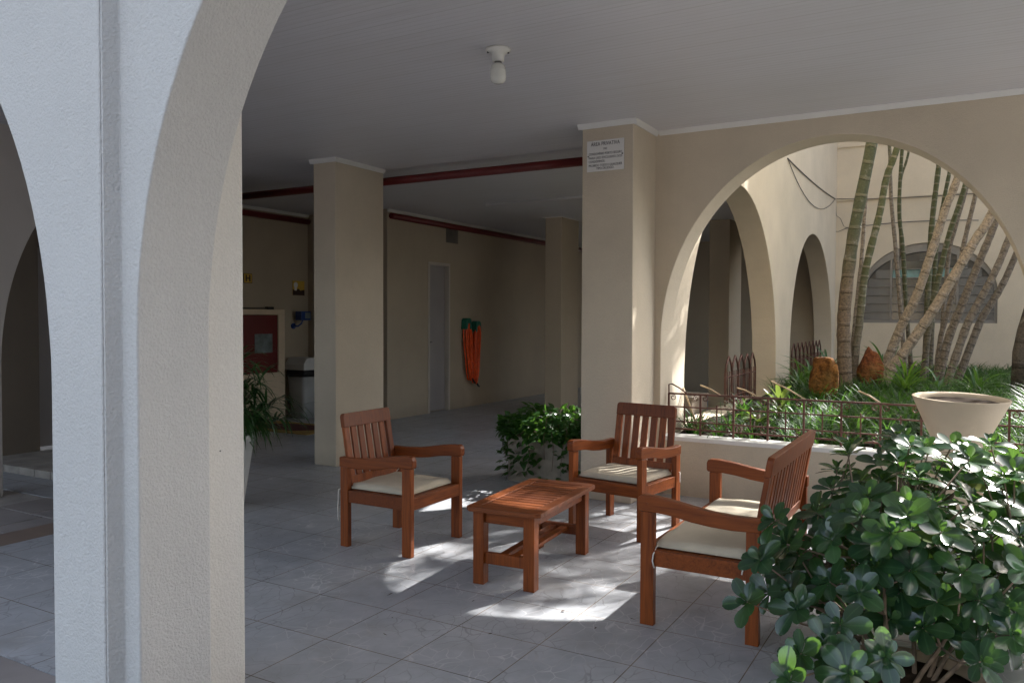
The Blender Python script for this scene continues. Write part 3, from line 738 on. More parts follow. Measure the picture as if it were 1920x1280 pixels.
# ------------------------------------------------------------------ wooden garden furniture
def armrest_profile():
    top = [(-.325, .625), (-.318, .645), (-.30, .652), (-.24, .651), (-.15, .640), (-.05, .622), (.05, .607), (.15, .600), (.24, .600), (.285, .602)]
    bot = [(.285, .535), (.15, .530), (.05, .534), (-.05, .545), (-.14, .562), (-.22, .570), (-.318, .572), (-.325, .585)]
    return top + bot
def make_seat(kind, width, nsl, label, cat, loc, rz, group=None):
    """front faces local -Y; parts: four legs, two armrests, seat frame, backrest"""
    t = thing(kind, label, cat, loc, rz, group); hw = width / 2; bw = .003
    for s in (-1, 1):
        x0, x1 = (hw - .044, hw - .004) if s > 0 else (-hw + .004, -hw + .044)
        m = MB(); m.box(x0, x1, -.308, -.238, 0, .5695); m.build('leg', M_wood, t, bw)
        m = MB(); m.prism([(.215, 0), (.278, 0), (.278, .5345), (.215, .5345)], x0, x1, 'x'); m.build('leg', M_wood, t, bw)
        m = MB(); a, b = (hw - .05, hw) if s > 0 else (-hw, -hw + .05)
        m.prism(armrest_profile(), a, b, 'x'); arm = m.build('armrest', M_woody, t, .006)
        m = MB(); e = hw * s
        for yy in (-.275, .245):
            m = MB(); m.tube([(e * 1.0, yy, .61 if yy < 0 else .568), (e + s * .0015, yy, .61 if yy < 0 else .568)], .008, 10); m.build('plug', M_woodx, arm)
    m = MB(); i = hw - .044
    m.box(-i, i, -.305, -.270, .30, .38); m.box(-i, i, .222, .255, .30, .38)
    for s in (-1, 1):
        a, b = (hw - .040, hw - .010) if s > 0 else (-hw + .010, -hw + .040); m.box(a, b, -.2375, .2145, .30, .38)
    ny = 6
    for k in range(ny):
        y = -.262 + k * .08; m.box(-hw + .046, hw - .046, y, y + .0775, .345, .3795)
    m.build('seat_frame', M_woodx, t, bw)
    bk = MB(); i = hw - .055
    Mx = Matrix.Translation((0, .218, .40)) @ Matrix.Rotation(-math.atan2(.085, .485), 4, 'X')
    # rails: rounded outer corners on the top rail
    hgt = .493
    r = .025
    prof = [(-i, hgt - .095), (i, hgt - .095), (i, hgt - r)] + [(i - r + r * math.cos(a), hgt - r + r * math.sin(a)) for a in (.4, .8, 1.2)] + [(i - r, hgt), (-i + r, hgt)] + [(-i + r - r * math.sin(a), hgt - r + r * math.cos(a)) for a in (.4, .8, 1.2)] + [(-i, hgt - r)]
    bk.prism(prof, -.004, .028, 'y', Mx)
    bk.box(-i, i, 0, .024, .0, .07, Mx)
    sw = .052 if width < 1 else .05
    bk.box(-i, -i + .05, 0, .024, .0702, hgt - .0952, Mx); bk.box(i - .05, i, 0, .024, .0702, hgt - .0952, Mx)
    free = 2 * i - .10; gap = (free - nsl * sw) / (nsl + 1)
    for k in range(nsl):
        x = -i + .05 + gap + k * (sw + gap); bk.box(x, x + sw, .004, .020, .0703, hgt - .0953, Mx)
    bk.build('backrest', M_wood, t, bw)
    return t
def cushion(w_, d_, th, label, loc, rz, ties, mat=M_cush):
    t = thing('cushion', label, 'cushion', loc, rz)
    nx, ny = max(16, int(w_ / .035)), 18; m = MB()
    def P(i, j, top):
        u, v = -1 + 2 * i / nx, -1 + 2 * j / ny
        e = min((1 - abs(u)) * w_ / d_, 1 - abs(v))
        # rounded corner plan
        au = 1 - (1 - abs(u)) * w_ / d_
        k = max(0, au + abs(v) - 1.88) * .5 * d_ / w_
        f = min(1, e / .08) ** .28 if e > 0 else 0
        z = th * (.22 + .78 * f) if top else th * .22 * (1 - min(1, f * 2.2))
        if top: z += (.003 * math.sin(u * w_ * 11 + v * 2) + .002 * math.sin(v * 7 + u * 3) + .004 * (1 - v * v)) * f
        return (u * w_ / 2 * (1 - k), v * d_ / 2 * (1 - k), z)
    for tp in (True, False):
        base = len(m.v)
        for i in range(nx + 1):
            for j in range(ny + 1): m.v.append(P(i, j, tp))
        for i in range(nx):
            for j in range(ny):
                a = base + i * (ny + 1) + j; q = (a, a + ny + 1, a + ny + 2, a + 1)
                m.f.append(q if tp else q[::-1]); m.uv.append([(0, 0)] * 4); m.sm.append(True)
    m.build('cover', mat, t, merge=True)
    for pts in ties:
        m = MB(); m.tube(pts, .0035, 6); m.build('tie', M_string, t)
    return t

# left chair (faces +X): local -Y -> +X  => rz = +90 deg
cl = (-3.405, 4.42, 0); rz1 = R(90.0)
make_seat('wooden_armchair', .61, 5, 'slatted wooden armchair left of the coffee table, in front of the free column', 'armchair', cl, rz1, 'slatted wooden armchairs')
hw = .305
cushion(.525, .525, .037, 'cream seat cushion with hanging string on the left armchair', (cl[0], cl[1], .382), rz1,
        [[(-.235, .235, .03), (-.27, .26, .02), (-.311, .285, .0), (-.314, .284, -.06), (-.316, .288, -.13), (-.312, .284, -.21)],
         [(.235, .235, .03), (.25, .20, .07), (.245, .215, .11), (.235, .20, .14)]])
# right chair, faces -Y turned a little
c2 = (-2.21, 5.56, 0); rz2 = R(-8.0)
make_seat('wooden_armchair', .61, 5, 'slatted wooden armchair in front of the plaque column and garden wall', 'armchair', c2, rz2, 'slatted wooden armchairs')
cushion(.525, .525, .037, 'sun streaked cream seat cushion on the armchair by the plaque column', (c2[0], c2[1], .382), rz2,
        [[(.235, .225, .03), (.28, .25, .03), (.308, .26, .02), (.312, .25, -.03), (.311, .255, -.05)]])
# bench, faces -X => local -Y -> -X : rz = -90
cb = (-1.13, 4.445, 0); rzb = R(-90.0)
make_seat('wooden_bench', 1.26, 13, 'two seat slatted wooden bench behind the glossy shrub', 'bench', cb, rzb)
cushion(1.172, .525, .039, 'long cream cushion on the wooden bench', (cb[0], cb[1], .382), rzb,
        [[(.55, -.235, .03), (.60, -.238, .0), (.634, -.237, -.02), (.636, -.24, -.05), (.635, -.232, -.085)],
         [(.55, .235, .03), (.60, .215, .0), (.632, .205, -.02), (.634, .20, -.05)]])

# coffee table
T = thing('coffee_table', 'low slatted wooden coffee table between the armchairs and bench', 'table', (-2.335, 4.37, 0), R(4.0))
lx, ly = .235, .47; tz = .45
for sx in (-1, 1):
    for s2 in (-1, 1):
        cx, c2y = sx * (lx - .075), s2 * (ly - .065)
        m = MB(); m.box(cx - .034, cx + .034, c2y - .034, c2y + .034, 0, tz - .0255); m.build('leg', M_wood, T, .004)
m = MB()
ch = .03
for s in (-1, 1):
    m.prism([(-lx + ch, s * ly), (lx - ch, s * ly), (lx, s * (ly - ch)), (lx, s * (ly - .085)), (-lx, s * (ly - .085)), (-lx, s * (ly - ch))][::s], tz - .025, tz, 'z')
    a, b = (lx - .07, lx) if s > 0 else (-lx, -lx + .07); m.box(a, b, -ly + .0853, ly - .0853, tz - .025, tz - .0005)
n_ = 13; fr = 2 * (ly - .0856); st = fr / n_
for k in range(n_):
    y = -ly + .0856 + k * st; m.box(-lx + .0702, lx - .0702, y + .004, y + st - .004, tz - .023, tz - .002)
m.build('tabletop', M_tabletop, T, .003)
m = MB()
for s in (-1, 1):
    m.box(-lx + .11, lx - .11, s * (ly - .065) - .012, s * (ly - .065) + .012, tz - .095, tz - .026)
    m.box(s * (lx - .075) - .012, s * (lx - .075) + .012, -ly + .10, ly - .10, tz - .095, tz - .026)
m.build('apron', M_woodx, T, .003)
m = MB()
for s in (-1, 1): m.box(-lx + .11, lx - .11, s * (ly - .065) - .016, s * (ly - .065) + .016, .12, .185)
m.box(-.062, -.012, -ly + .082, ly - .082, .150, .172); m.box(.016, .066, -ly + .082, ly - .082, .150, .172)
m.build('stretcher', M_wood, T, .003)

# ------------------------------------------------------------------ garden: retaining wall, soil, fence
GW = thing('garden_wall', 'low cream retaining wall of the palm garden behind the bench', 'wall', (0, 6.84, 0))
m = MB(); m.box(-2.384, .384, -.035, .16, 0, .475); m.box(.752, 4.6, -.035, .16, 0, .475); m.build('wall', M_wall, GW)
m = MB(); m.box(-2.384, .384, -.043, .17, .476, .512); m.box(.752, 4.6, -.043, .17, .476, .512); m.build('coping', M_white, GW, .004)
def gz(x, y):
    z = .47 + .03 * math.sin(x * 2.1 + y) + .02 * math.sin(y * 3.3)
    z += .10 * max(0, min(1, (y - 7.6) / 2.5))
    return z
m = MB(); nx, ny = 60, 90; X0, X1, Y0, Y1 = -2.38, 6.0, 7.0, 17.04
for i in range(nx + 1):
    for j in range(ny + 1):
        x = X0 + (X1 - X0) * i / nx; y = Y0 + (Y1 - Y0) * j / ny
        m.v.append((x, y, gz(x, y) + .015 * math.sin(x * 17) * math.cos(y * 13)))
for i in range(nx):
    for j in range(ny):
        a = i * (ny + 1) + j; m.f.append((a, a + ny + 1, a + ny + 2, a + 1)); m.uv.append([(0, 0)] * 4); m.sm.append(True)
structure(m.build('garden_soil', M_soil))

def scroll(m, x, y, z, r, s, up, rad=.004):
    pts = []
    for k in range(22):
        a = -PI / 2 + k / 21 * 2 * PI * 1.25; q = r * (1 - .62 * k / 21)
        pts.append((x + s * (q * math.cos(a)), y, z + up * (q * math.sin(a) + r)))
    m.tube(pts, rad, 5)
FY = 6.955
Fn = thing('garden_fence', 'low brown wrought iron garden fence with scrolls on the retaining wall', 'fence', (-2.36, FY, .512))
xe = 2.70
zr = (.05, .115, .245, .360)
for z, r in zip(zr, (.008, .006, .006, .008)):
    m = MB(); m.box(0.0, xe, -r * .8, r * .8, z - r, z + r); m.build('rail', M_iron, Fn)
pitch = .2885
k = 0; x = 0.0
while x < xe:
    m = MB(); m.box(x - .008, x + .008, -.0075, .0075, 0.001 if k % 1 == 0 else .03, .362); m.build('post', M_iron, Fn)
    xm = x + pitch / 2
    if xm < xe:
        m = MB(); m.box(xm - .0055, xm + .0055, -.0055, .0055, .085, .275); m.build('baluster', M_iron, Fn)
    for s in (-1, 1):
        xx = x + s * .018
        if 0 < xx + s * .04 < xe:
            for zz, up in ((.352, -1), (.058, 1)):
                sc_m = MB(); scroll(sc_m, xx + s * .022, 0, zz, .026, s, up); sc_m.build('scroll', M_iron, Fn)
    x += pitch; k += 1
m = MB(); m.tube([(0, 0, .36), (0, 0, .44), (.03, 0, .445), (.10, 0, .41), (.16, 0, .37)], .007, 6); m.build('end_bracket', M_iron, Fn)

def picket(x, y0, n, pitch, ht, label):
    t = thing('picket_fence', label, 'fence', (x, y0, .5))
    for k in range(n + 1):
        m = MB(); m.box(-.012, .012, k * pitch - .009, k * pitch + .009, 0, ht); m.build('post', M_iron, t)
    m = MB()
    for k in range(n):
        a, b = k * pitch, (k + 1) * pitch; mid = (a + b) / 2
        m.tube([(0, a, ht), (0, a + pitch * .12, ht + pitch * .3), (0, mid, ht + pitch * .62), (0, b - pitch * .12, ht + pitch * .3), (0, b, ht)], .013, 6)
        for q in (.33, .67): m.tube([(0, a + pitch * q, .02), (0, a + pitch * q, ht + .01)], .006, 5)
    m.build('pointed_arch', M_iron, t)
    m = MB(); m.tube([(0, 0, .10), (0, n * pitch, .10)], .008, 6); m.tube([(0, 0, ht - .06), (0, n * pitch, ht - .06)], .008, 6); m.build('rail', M_iron, t)
    return t
y0 = atX(1360, 700, -2.55).y; y1 = atX(1416, 690, -2.55).y
picket(-2.55, y0, 5, (y1 - y0) / 5, .40, 'pointed brown iron fence panel across the first courtyard arch')
y0 = atX(1484, 670, -2.55).y; y1 = atX(1539, 660, -2.55).y
picket(-2.55, y0, 8, (y1 - y0) / 8, .42, 'pointed brown iron fence across the far courtyard arch')
# a low sill wall under the courtyard arches
o = box('sill_wall', M_wall, None, -2.71, -2.40, 7.75, 16.6, 0, .46); tag(o, 'low sill wall between the courtyard arches and the corridor', 'wall')

# cone bowl on a pedestal in front of the retaining wall
t = thing('bowl_planter', 'wide cream conical bowl planter in front of the garden fence', 'planter', (-.101, 6.45, 0))
Rr = .307; zr_ = .995
m = MB(); m.lathe([(.20, 0), (.19, .03), (.11, .40), (.095, .52), (.11, .56), (Rr, zr_), (Rr - .012, zr_ + .004), (Rr - .03, zr_ - .02), (.13, .62), (.0, .60)], 56); m.build('bowl', M_pot, t)
m = MB()
for rr, zz in ((0, .955), ):
    prof = [(.0001, .972), (.15, .979), (.23, .970), (.272, .962)]
    m.lathe(prof, 40)
m.build('soil', M_soil, t)
t.rotation_euler = (R(2.0), R(1.6), 0)

# rounded rusty stones
def boulder(px0, px1, py0, py1, Y, label, seed, pointy, mat):
    a = atY(px0, py1, Y); b = atY(px1, py0, Y); w_, h_ = b.x - a.x, b.z - a.z
    random.seed(seed); bm = bmesh.new(); bmesh.ops.create_icosphere(bm, subdivisions=5, radius=1)
    from mathutils import noise as nz_
    for v in bm.verts:
        c = v.co.copy(); n1 = nz_.noise(c * 1.3 + Vector((seed, 0, 0))) * .22 + nz_.noise(c * 2.3 + Vector((0, seed, 0))) * .09 + nz_.noise(c * 7) * .018 + nz_.noise(c * 15) * .012
        k = 1 + n1
        if not pointy: c = Vector([math.copysign(abs(q) ** .75, q) for q in c])
        if pointy and c.z > 0: c.x *= 1 - .42 * c.z; c.y *= 1 - .42 * c.z
        v.co = Vector((c.x * w_ / 2, c.y * w_ / 2.2, c.z * h_ / 2)) * k
    me = bpy.data.meshes.new('boulder'); bm.to_mesh(me); bm.free(); me.materials.append(mat)
    for p in me.polygons: p.use_smooth = True
    o = bpy.data.objects.new('boulder', me); C.objects.link(o); o.location = ((a.x + b.x) / 2, Y, (a.z + b.z) / 2)
    return tag(o, label, 'stone')
boulder(1519, 1572, 666, 752, 9.6, 'rounded orange stone left of the two front palm stems', 2, False, M_stone)
boulder(1606, 1658, 652, 728, 10.6, 'pointed orange brown stone right of the two front palm stems', 9, True, M_stone2)

# ------------------------------------------------------------------ palms
def palm(pts, wpx, Y, mat, label, grow=2.6, seed=0, crown=True, dY=0.0):
    """trunk through reference points (bottom first); real position at depth Y"""
    random.seed(seed)
    P = []; n = len(pts)
    for k, (x, y) in enumerate(pts): P.append(atY(x, y, Y + dY * k / max(1, n - 1)))
    if pts[0][1] > 520: P[0].z = min(P[0].z, gz(P[0].x, P[0].y) - .02)
    base = P[0].copy()
    d = (P[-1] - P[-2]).normalized(); d = (d + Vector((U(-.05, .05), U(-.05, .05), .25))).normalized()
    q = P[-1] + d * grow * .5; P.append(q); P.append(q + (d + Vector((0, 0, .5))).normalized() * grow * .5)
    # smooth: catmull resample
    Q = []
    for k in range(len(P) - 1):
        p0, p1, p2, p3 = P[max(k - 1, 0)], P[k], P[k + 1], P[min(k + 2, len(P) - 1)]
        N = 8
        for i in range(N):
            t = i / N
            Q.append(.5 * ((2 * p1) + (p2 - p0) * t + (2 * p0 - 5 * p1 + 4 * p2 - p3) * t * t + (3 * p1 - p0 - 3 * p2 + p3) * t ** 3))
    Q.append(P[-1]); r0 = wpx / 2 * Y * .95 / F_PX
    rad = [r0 * (1.12 if i < 3 else 1.0) * (1 - .35 * i / len(Q)) * (1 + .035 * math.sin(i * 1.7 + seed) + .03 * math.sin(i * 4.1 + 2 * seed)) for i in range(len(Q))]
    t = thing('palm_tree', label, 'palm tree', base, 0, 'palm stems in the courtyard garden')
    Q = [p - base for p in Q]
    m = MB(); m.tube(Q, rad, 14); m.build('trunk', mat, t)
    if crown:
        m = MB(); top = Q[-1]
        nf = 8 if seed in (11, 12) else 5
        for f in range(nf):
            az = 2 * PI * f / nf + U(-.4, .4); el = U(.35, 1.25); L = U(1.3, 1.9); p = top.copy(); e = el; step = L / 12
            hd = Vector((math.cos(az), math.sin(az), 0)); rach = [p.copy()]
            for k in range(12):
                dd = hd * math.cos(e) + Vector((0, 0, math.sin(e))); p = p + dd * step; e -= U(.09, .15); rach.append(p.copy())
                if k > 2:
                    side = dd.cross(Vector((0, 0, 1))).normalized(); Lf = .42 * math.sin(PI * (k - 1) / 13) + .10
                    for s in (-1, 1):
                        for z_ in (0, .5):
                            m.blade(p - dd * step * z_, side * s + dd * .55 + Vector((0, 0, U(-.1, .25))), Lf, .034, U(.5, 1.0), 3)
            m.tube(rach, [.012 * (1 - .7 * k / 12) for k in range(13)], 5)
        m.build('crown', L_palm, t)
    return t
PL = [
 ([(1587, 755), (1582, 640), (1585, 560), (1601, 438), (1634, 272)], 26, 10.3, P_thick, 'thickest green ringed palm stem left of all in the arch, rough brown lower down', 11),
 ([(1597, 755), (1604, 660), (1611, 610), (1622, 512), (1649, 402), (1662, 334), (1680, 284)], 15, 10.6, P_green, 'slender pale ringed green palm stem leaning right beside the thickest stem', 12),
 ([(1592, 745), (1600, 640), (1612, 520), (1616, 480)], 9, 11.0, P_tan, 'short thin tan palm stem squeezed between the two left stems', 13),
 ([(1700, 690), (1690, 601), (1679, 462), (1671, 373), (1668, 278)], 8, 13.2, P_tan, 'thin brown palm stem leaning left in front of the louvre window', 14),
 ([(1712, 690), (1699, 575), (1693, 468), (1686, 394), (1691, 287)], 8, 13.6, P_green, 'thin curved green palm stem just right of the thin brown one', 15),
 ([(1690, 480), (1688, 349), (1703, 288)], 5, 14.4, P_green, 'thinnest palm stem forking off high above the louvre window', 16),
 ([(1652, 735), (1663, 682), (1687, 618), (1720, 551), (1750, 462), (1774, 388), (1795, 335)], 17.5, 11.3, P_pale, 'pale grey patched palm stem leaning right across the louvre window', 17),
 ([(1650, 740), (1667, 700), (1693, 663), (1725, 618), (1755, 573), (1827, 453), (1860, 400)], 20, 10.9, P_pale, 'thick bare tan palm stem leaning farthest right across the clump', 18),
 ([(1735, 690), (1738, 600), (1741, 520), (1748, 414), (1760, 312)], 11, 13.4, P_green, 'upright green ringed palm stem behind the pale patched stem', 19),
 ([(1745, 620), (1755, 470), (1768, 385), (1780, 325)], 8, 14.2, P_green, 'thin green palm stem close behind the pale patched stem top', 20),
 ([(1728, 690), (1745, 590), (1762, 512), (1780, 438), (1810, 345)], 10.5, 12.6, P_green, 'mossy bright green palm stem right of the pale patched stem', 21),
 ([(1760, 590), (1777, 497), (1792, 426), (1814, 350)], 7, 13.0, P_tan, 'thin spotted palm stem hugging the mossy green stem', 22),
 ([(1752, 690), (1763, 640), (1774, 595), (1797, 512), (1809, 450), (1830, 362)], 9.5, 12.4, P_tan, 'notched tan palm stem with a green top behind the leaning tan stem', 23),
 ([(1755, 690), (1777, 640), (1806, 566), (1836, 491), (1867, 415)], 15, 12.2, P_tan, 'stout dark notched palm stem right of the louvre window', 24),
 ([(1768, 700), (1808, 623), (1827, 581), (1860, 521), (1891, 448)], 14, 11.8, P_tan, 'brown notched palm stem leaning right, second from the right of the clump', 25),
 ([(1785, 705), (1833, 615), (1845, 590), (1875, 542), (1903, 482)], 13, 12.0, P_tan, 'rightmost notched palm stem of the leaning clump', 26),
]
for pts, wp, Y, mt_, lb, sd in PL: palm(pts, wp, Y, mt_, lb, 1.3 if sd in (11, 12) else 2.4, sd, wp > 14.5)
# dark tree at the right edge
random.seed(40)
t = thing('garden_tree', 'dark curved tree trunk at the right edge beside the palms', 'tree', atY(1897, 700, 11.5))
b0 = t.location.copy()
pp = [atY(x, y, 11.5) - b0 for x, y in ((1912, 730), (1914, 660), (1922, 620), (1940, 560), (1990, 460), (2050, 340))] + [Vector((1.9, .2, 4.6))]
m = MB(); m.tube(pp, [.10, .09, .085, .08, .07, .06, .05], 12); m.build('trunk', P_dark, t)
m = MB()
for k in range(700):
    a = Vector((random.gauss(0, 1), random.gauss(0, 1), random.gauss(0, .7))) * .55 + Vector((2.1, .3, 4.9))
    m.leaf(a, (U(-1, 1), U(-1, 1), U(-.8, .3)), (U(-.4, .4), U(-.4, .4), 1), U(.10, .16), .06, .4)
m.build('crown', L_bush, t)

# ------------------------------------------------------------------ ground cover and garden plants
def tufts(name, mat, pts, nb, L, W, label, cat, zfun=gz):
    m = MB()
    for (x, y) in pts:
        z = zfun(x, y); k0 = U(0, 6.28)
        for b in range(nb):
            a = k0 + 2 * PI * b / nb + U(-.5, .5); e = U(.75, 1.4)
            m.blade((x + .02 * math.cos(a), y + .02 * math.sin(a), z), (math.cos(a) * math.cos(e), math.sin(a) * math.cos(e), math.sin(e)), L * U(.6, 1.25), W * U(.7, 1.2), U(1.0, 2.3), 4)
    return tag(m.build(name, mat), label, cat, None, 'stuff')
random.seed(21)
pts = []
while len(pts) < 2100:
    x, y = U(-2.3, 2.6), U(7.12, 15.5)
    if x < -1.75 and y > 7.6 and rnd() < .8: continue
    if y < 8.2 and rnd() < .45: continue
    pts.append((x, y))
tufts('garden_grass', L_grass, pts, 18, .36, .011, 'dark green strap leaf grass filling the palm garden', 'grass')
pts = [(cx_ + random.gauss(0, .22), cy_ + random.gauss(0, .22)) for cx_, cy_ in ((-1.2, 8.7), (-.75, 8.4), (-.5, 9.3), (-1.0, 9.9), (-.2, 8.2), (.2, 9.4), (.7, 8.6), (-.35, 10.6), (.4, 10.4), (1.1, 9.6)) for _ in range(45)] + [(U(.1, 1.2), U(7.05, 8.2)) for _ in range(150)]
tufts('fine_grass', L_sed, pts, 20, .20, .006, 'bright yellow green fine grass among the palms', 'grass')
pts = [(U(.5, 1.9), U(7.5, 9.6)) for _ in range(110)]
tufts('arching_grass', L_grass, pts, 22, .62, .013, 'long arching grass spilling at the right end of the garden', 'grass')

def rosette(px, py, Y, n, L, W, mat, name, label, cat, e0=(.3, 1.25), curl=.6, strap=False):
    b = atY(px, py, Y); z = gz(b.x, b.y); t = thing(name, label, cat, (b.x, b.y, z - .01)); m = MB(); h = max(0, b.z - z)
    if strap: n = int(n * 1.7); W *= .62; L *= 1.15; curl = max(1.35, curl)
    for k in range(n):
        a = k * 2.399 + U(-.3, .3); e = e0[0] + (e0[1] + .15 - e0[0]) * k / n + U(-.15, .15); l_ = L * U(.65, 1.15)
        dr = Vector((math.cos(a) * math.cos(e), math.sin(a) * math.cos(e), math.sin(e)))
        m.leaf((U(-.05, .05) * strap, U(-.05, .05) * strap, h * (.4 if strap else .8) * U(.6, 1)), dr, (-math.cos(a) * math.sin(e), -math.sin(a) * math.sin(e), math.cos(e)), l_, W * U(.7, 1.1), curl * U(.6, 1.3), .35, (.55, .8, .97, 1.0, .92, .7, .0))
    m.build('leaves', mat, t)
    m = MB(); m.tube([(0, 0, -.02), (0, 0, h * (.4 if strap else .8) + .03)], .018, 7); m.build('stem', M_twig, t)
    return t
rosette(1462, 745, 8.0, 16, .30, .055, L_brom, 'bromeliad', 'olive bromeliad with broad upright leaves by the iron fence', 'plant')
rosette(1422, 770, 7.6, 14, .26, .05, L_brom, 'bromeliad', 'drooping low bromeliad against the fence, left of the olive one', 'plant', (.0, .8), 1.0)
rosette(1520, 690, 11.5, 18, .50, .06, L_drac, 'strap_plant', 'strap leaved plant left of the rounded orange stone', 'plant', strap=True)
rosette(1497, 705, 10.6, 18, .42, .05, L_drac, 'strap_plant', 'dense green strap plant beside the courtyard wall corner', 'plant', strap=True)
rosette(1555, 672, 13.0, 14, .55, .07, L_drac, 'strap_plant', 'strap plant rising behind the rounded orange stone', 'plant', strap=True)
rosette(1650, 662, 13.4, 14, .55, .08, L_drac, 'strap_plant', 'strap plant behind the pointed orange stone', 'plant', strap=True)
rosette(1672, 655, 14.0, 12, .55, .09, L_drac, 'strap_plant', 'broad leaved plant against the wall below the louvre window', 'plant', strap=True)
rosette(1700, 700, 10.2, 22, .42, .05, L_sed, 'strap_plant', 'yellow green upright plant at the foot of the leaning tan palm', 'plant', (.7, 1.4), .7, strap=True)
rosette(1600, 770, 7.5, 16, .36, .03, L_drac, 'strap_plant', 'arching narrow leaved plant behind the middle of the iron fence', 'plant', (.3, 1.2), 1.6, strap=True)
rosette(1830, 690, 11.0, 18, .5, .05, L_drac, 'strap_plant', 'dark strap plant below the rightmost palm stem', 'plant', strap=True)
rosette(1760, 700, 10.8, 16, .4, .05, L_drac, 'strap_plant', 'shaded strap plant at the foot of the notched palms', 'plant', strap=True)
def stick(a, b, Y0, Y1, label, r=.008):
    m = MB(); m.tube([atY(*a, Y0), (atY(*a, Y0) + atY(*b, Y1)) / 2 + Vector((0, 0, .01)), atY(*b, Y1)], r, 6); return tag(m.build('dry_cane', M_straw), label, 'cane')
stick((1308, 800), (1275, 712), 7.3, 7.5, 'straight tan cane leaning behind the left end of the fence', .010)
stick((1350, 740), (1314, 722), 7.2, 7.4, 'short tan dry stem above the fence left of the bromeliad')
stick((1418, 742), (1382, 727), 7.2, 7.4, 'short tan dry stem just left of the bromeliad')
stick((1512, 750), (1447, 715), 7.2, 7.5, 'forked pale dry stem right of the bromeliad')
stick((1650, 755), (1610, 733), 7.2, 7.5, 'tan dry stem leaning over the middle of the fence')
t = thing('wooden_crate_step', 'shadowed brown block on the corridor floor behind the fence', 'block', (-3.1, 9.2, 0)); m = MB(); m.box(-.3, .35, -.3, .3, 0, .62); m.box(-.32, .37, -.32, .32, .62, .66); m.build('body', M_dark, t, .01)

# ------------------------------------------------------------------ glossy shrub at the right front
random.seed(5)
pc = atD(1700, 1240, 3.12); pc.z = 0
t = thing('shrub_pot', 'round tan clay pot holding the glossy shrub', 'pot', pc)
m = MB(); m.lathe([(.24, 0), (.30, .12), (.312, .125), (.312, .155), (.29, .157), (.275, .12), (.0, .118)], 44); m.build('pot', M_bpot, t)
m = MB(); m.lathe([(.0001, .126), (.1, .128), (.27, .122)], 30); m.build('soil', M_soil, t)
t = thing('glossy_shrub', 'large glossy dark green shrub with leaf whorls at the right front', 'shrub', (pc.x, pc.y, .126))
base = Vector((pc.x, pc.y, .126)); cen = atD(1725, 1035, 3.72)
lf = MB(); tw = MB()
def inside(p):
    # silhouette control in the photograph is by the crown's own lumpy volume
    q = p - cen; r = rt.dot(q) / .80; d = fw.dot(q) / .62; u = q.z / .53
    if q.z < 0: u = q.z / .50
    return (r * r + d * d + u * u) * (1 + .35 * math.sin(r * 5 + 1) * math.cos(u * 4 + d * 3))
fixed = [(1400, 1128, 3.25), (1492, 1142, 3.2), (1575, 1170, 3.1), (1562, 1240, 3.05), (1452, 975, 3.5), (1497, 1040, 3.45), (1590, 850, 3.7), (1560, 915, 3.75), (1700, 838, 4.15), (1735, 960, 3.7),
         (1845, 850, 4.3), (1742, 1142, 3.5), (1668, 1160, 3.3), (1865, 1165, 3.5), (1815, 1010, 3.8), (1640, 985, 3.5), (1580, 975, 3.5), (1690, 1090, 3.5), (1800, 1180, 3.3), (1905, 980, 3.9), (1530, 960, 3.6), (1475, 1020, 3.45),
         (1740, 850, 4.2), (1650, 870, 4.0), (1780, 880, 4.3), (1900, 860, 4.4), (1610, 900, 4.1), (1690, 910, 4.0), (1855, 920, 4.2), (1570, 880, 3.9), (1425, 1050, 3.4), (1500, 1225, 3.05), (1590, 1262, 2.95), (1480, 1275, 2.95), (1545, 1200, 3.1), (1660, 1230, 3.0), (1840, 1240, 3.0), (1900, 1190, 3.1), (1610, 1110, 3.2), (1555, 1090, 3.3), (1640, 1060, 3.3), (1770, 1070, 3.4), (1850, 1080, 3.4)]
tips = [atD(*f) for f in fixed]
tries = 0
while len(tips) < 300 and tries < 60000:
    tries += 1
    p = cen + rt * U(-.80, .85) + fw * U(-.62, .62) + Vector((0, 0, U(-.50, .53)))
    v = inside(p)
    if v > 1.0 or (v < .30 and rnd() < .75): continue
    if p.z < .14: continue
    px = 960 + F_PX * rt.dot(p - Vector((0, 0, EYE))) / fw.dot(p - Vector((0, 0, EYE))); py = 640 + F_PX * dn.dot(p - Vector((0, 0, EYE))) / fw.dot(p - Vector((0, 0, EYE)))
    if px < 1545 and py < 1000 and rnd() < .93: continue
    if px < 1640 and py < 960 and rnd() < .5: continue
    if px < 1540 and py > 1130 or px < 1440: continue
    if px > 1590 and px < 1850 and py > 1200 and rnd() < .6: continue
    if min((p - q).length for q in tips) < .085: continue
    tips.append(p)
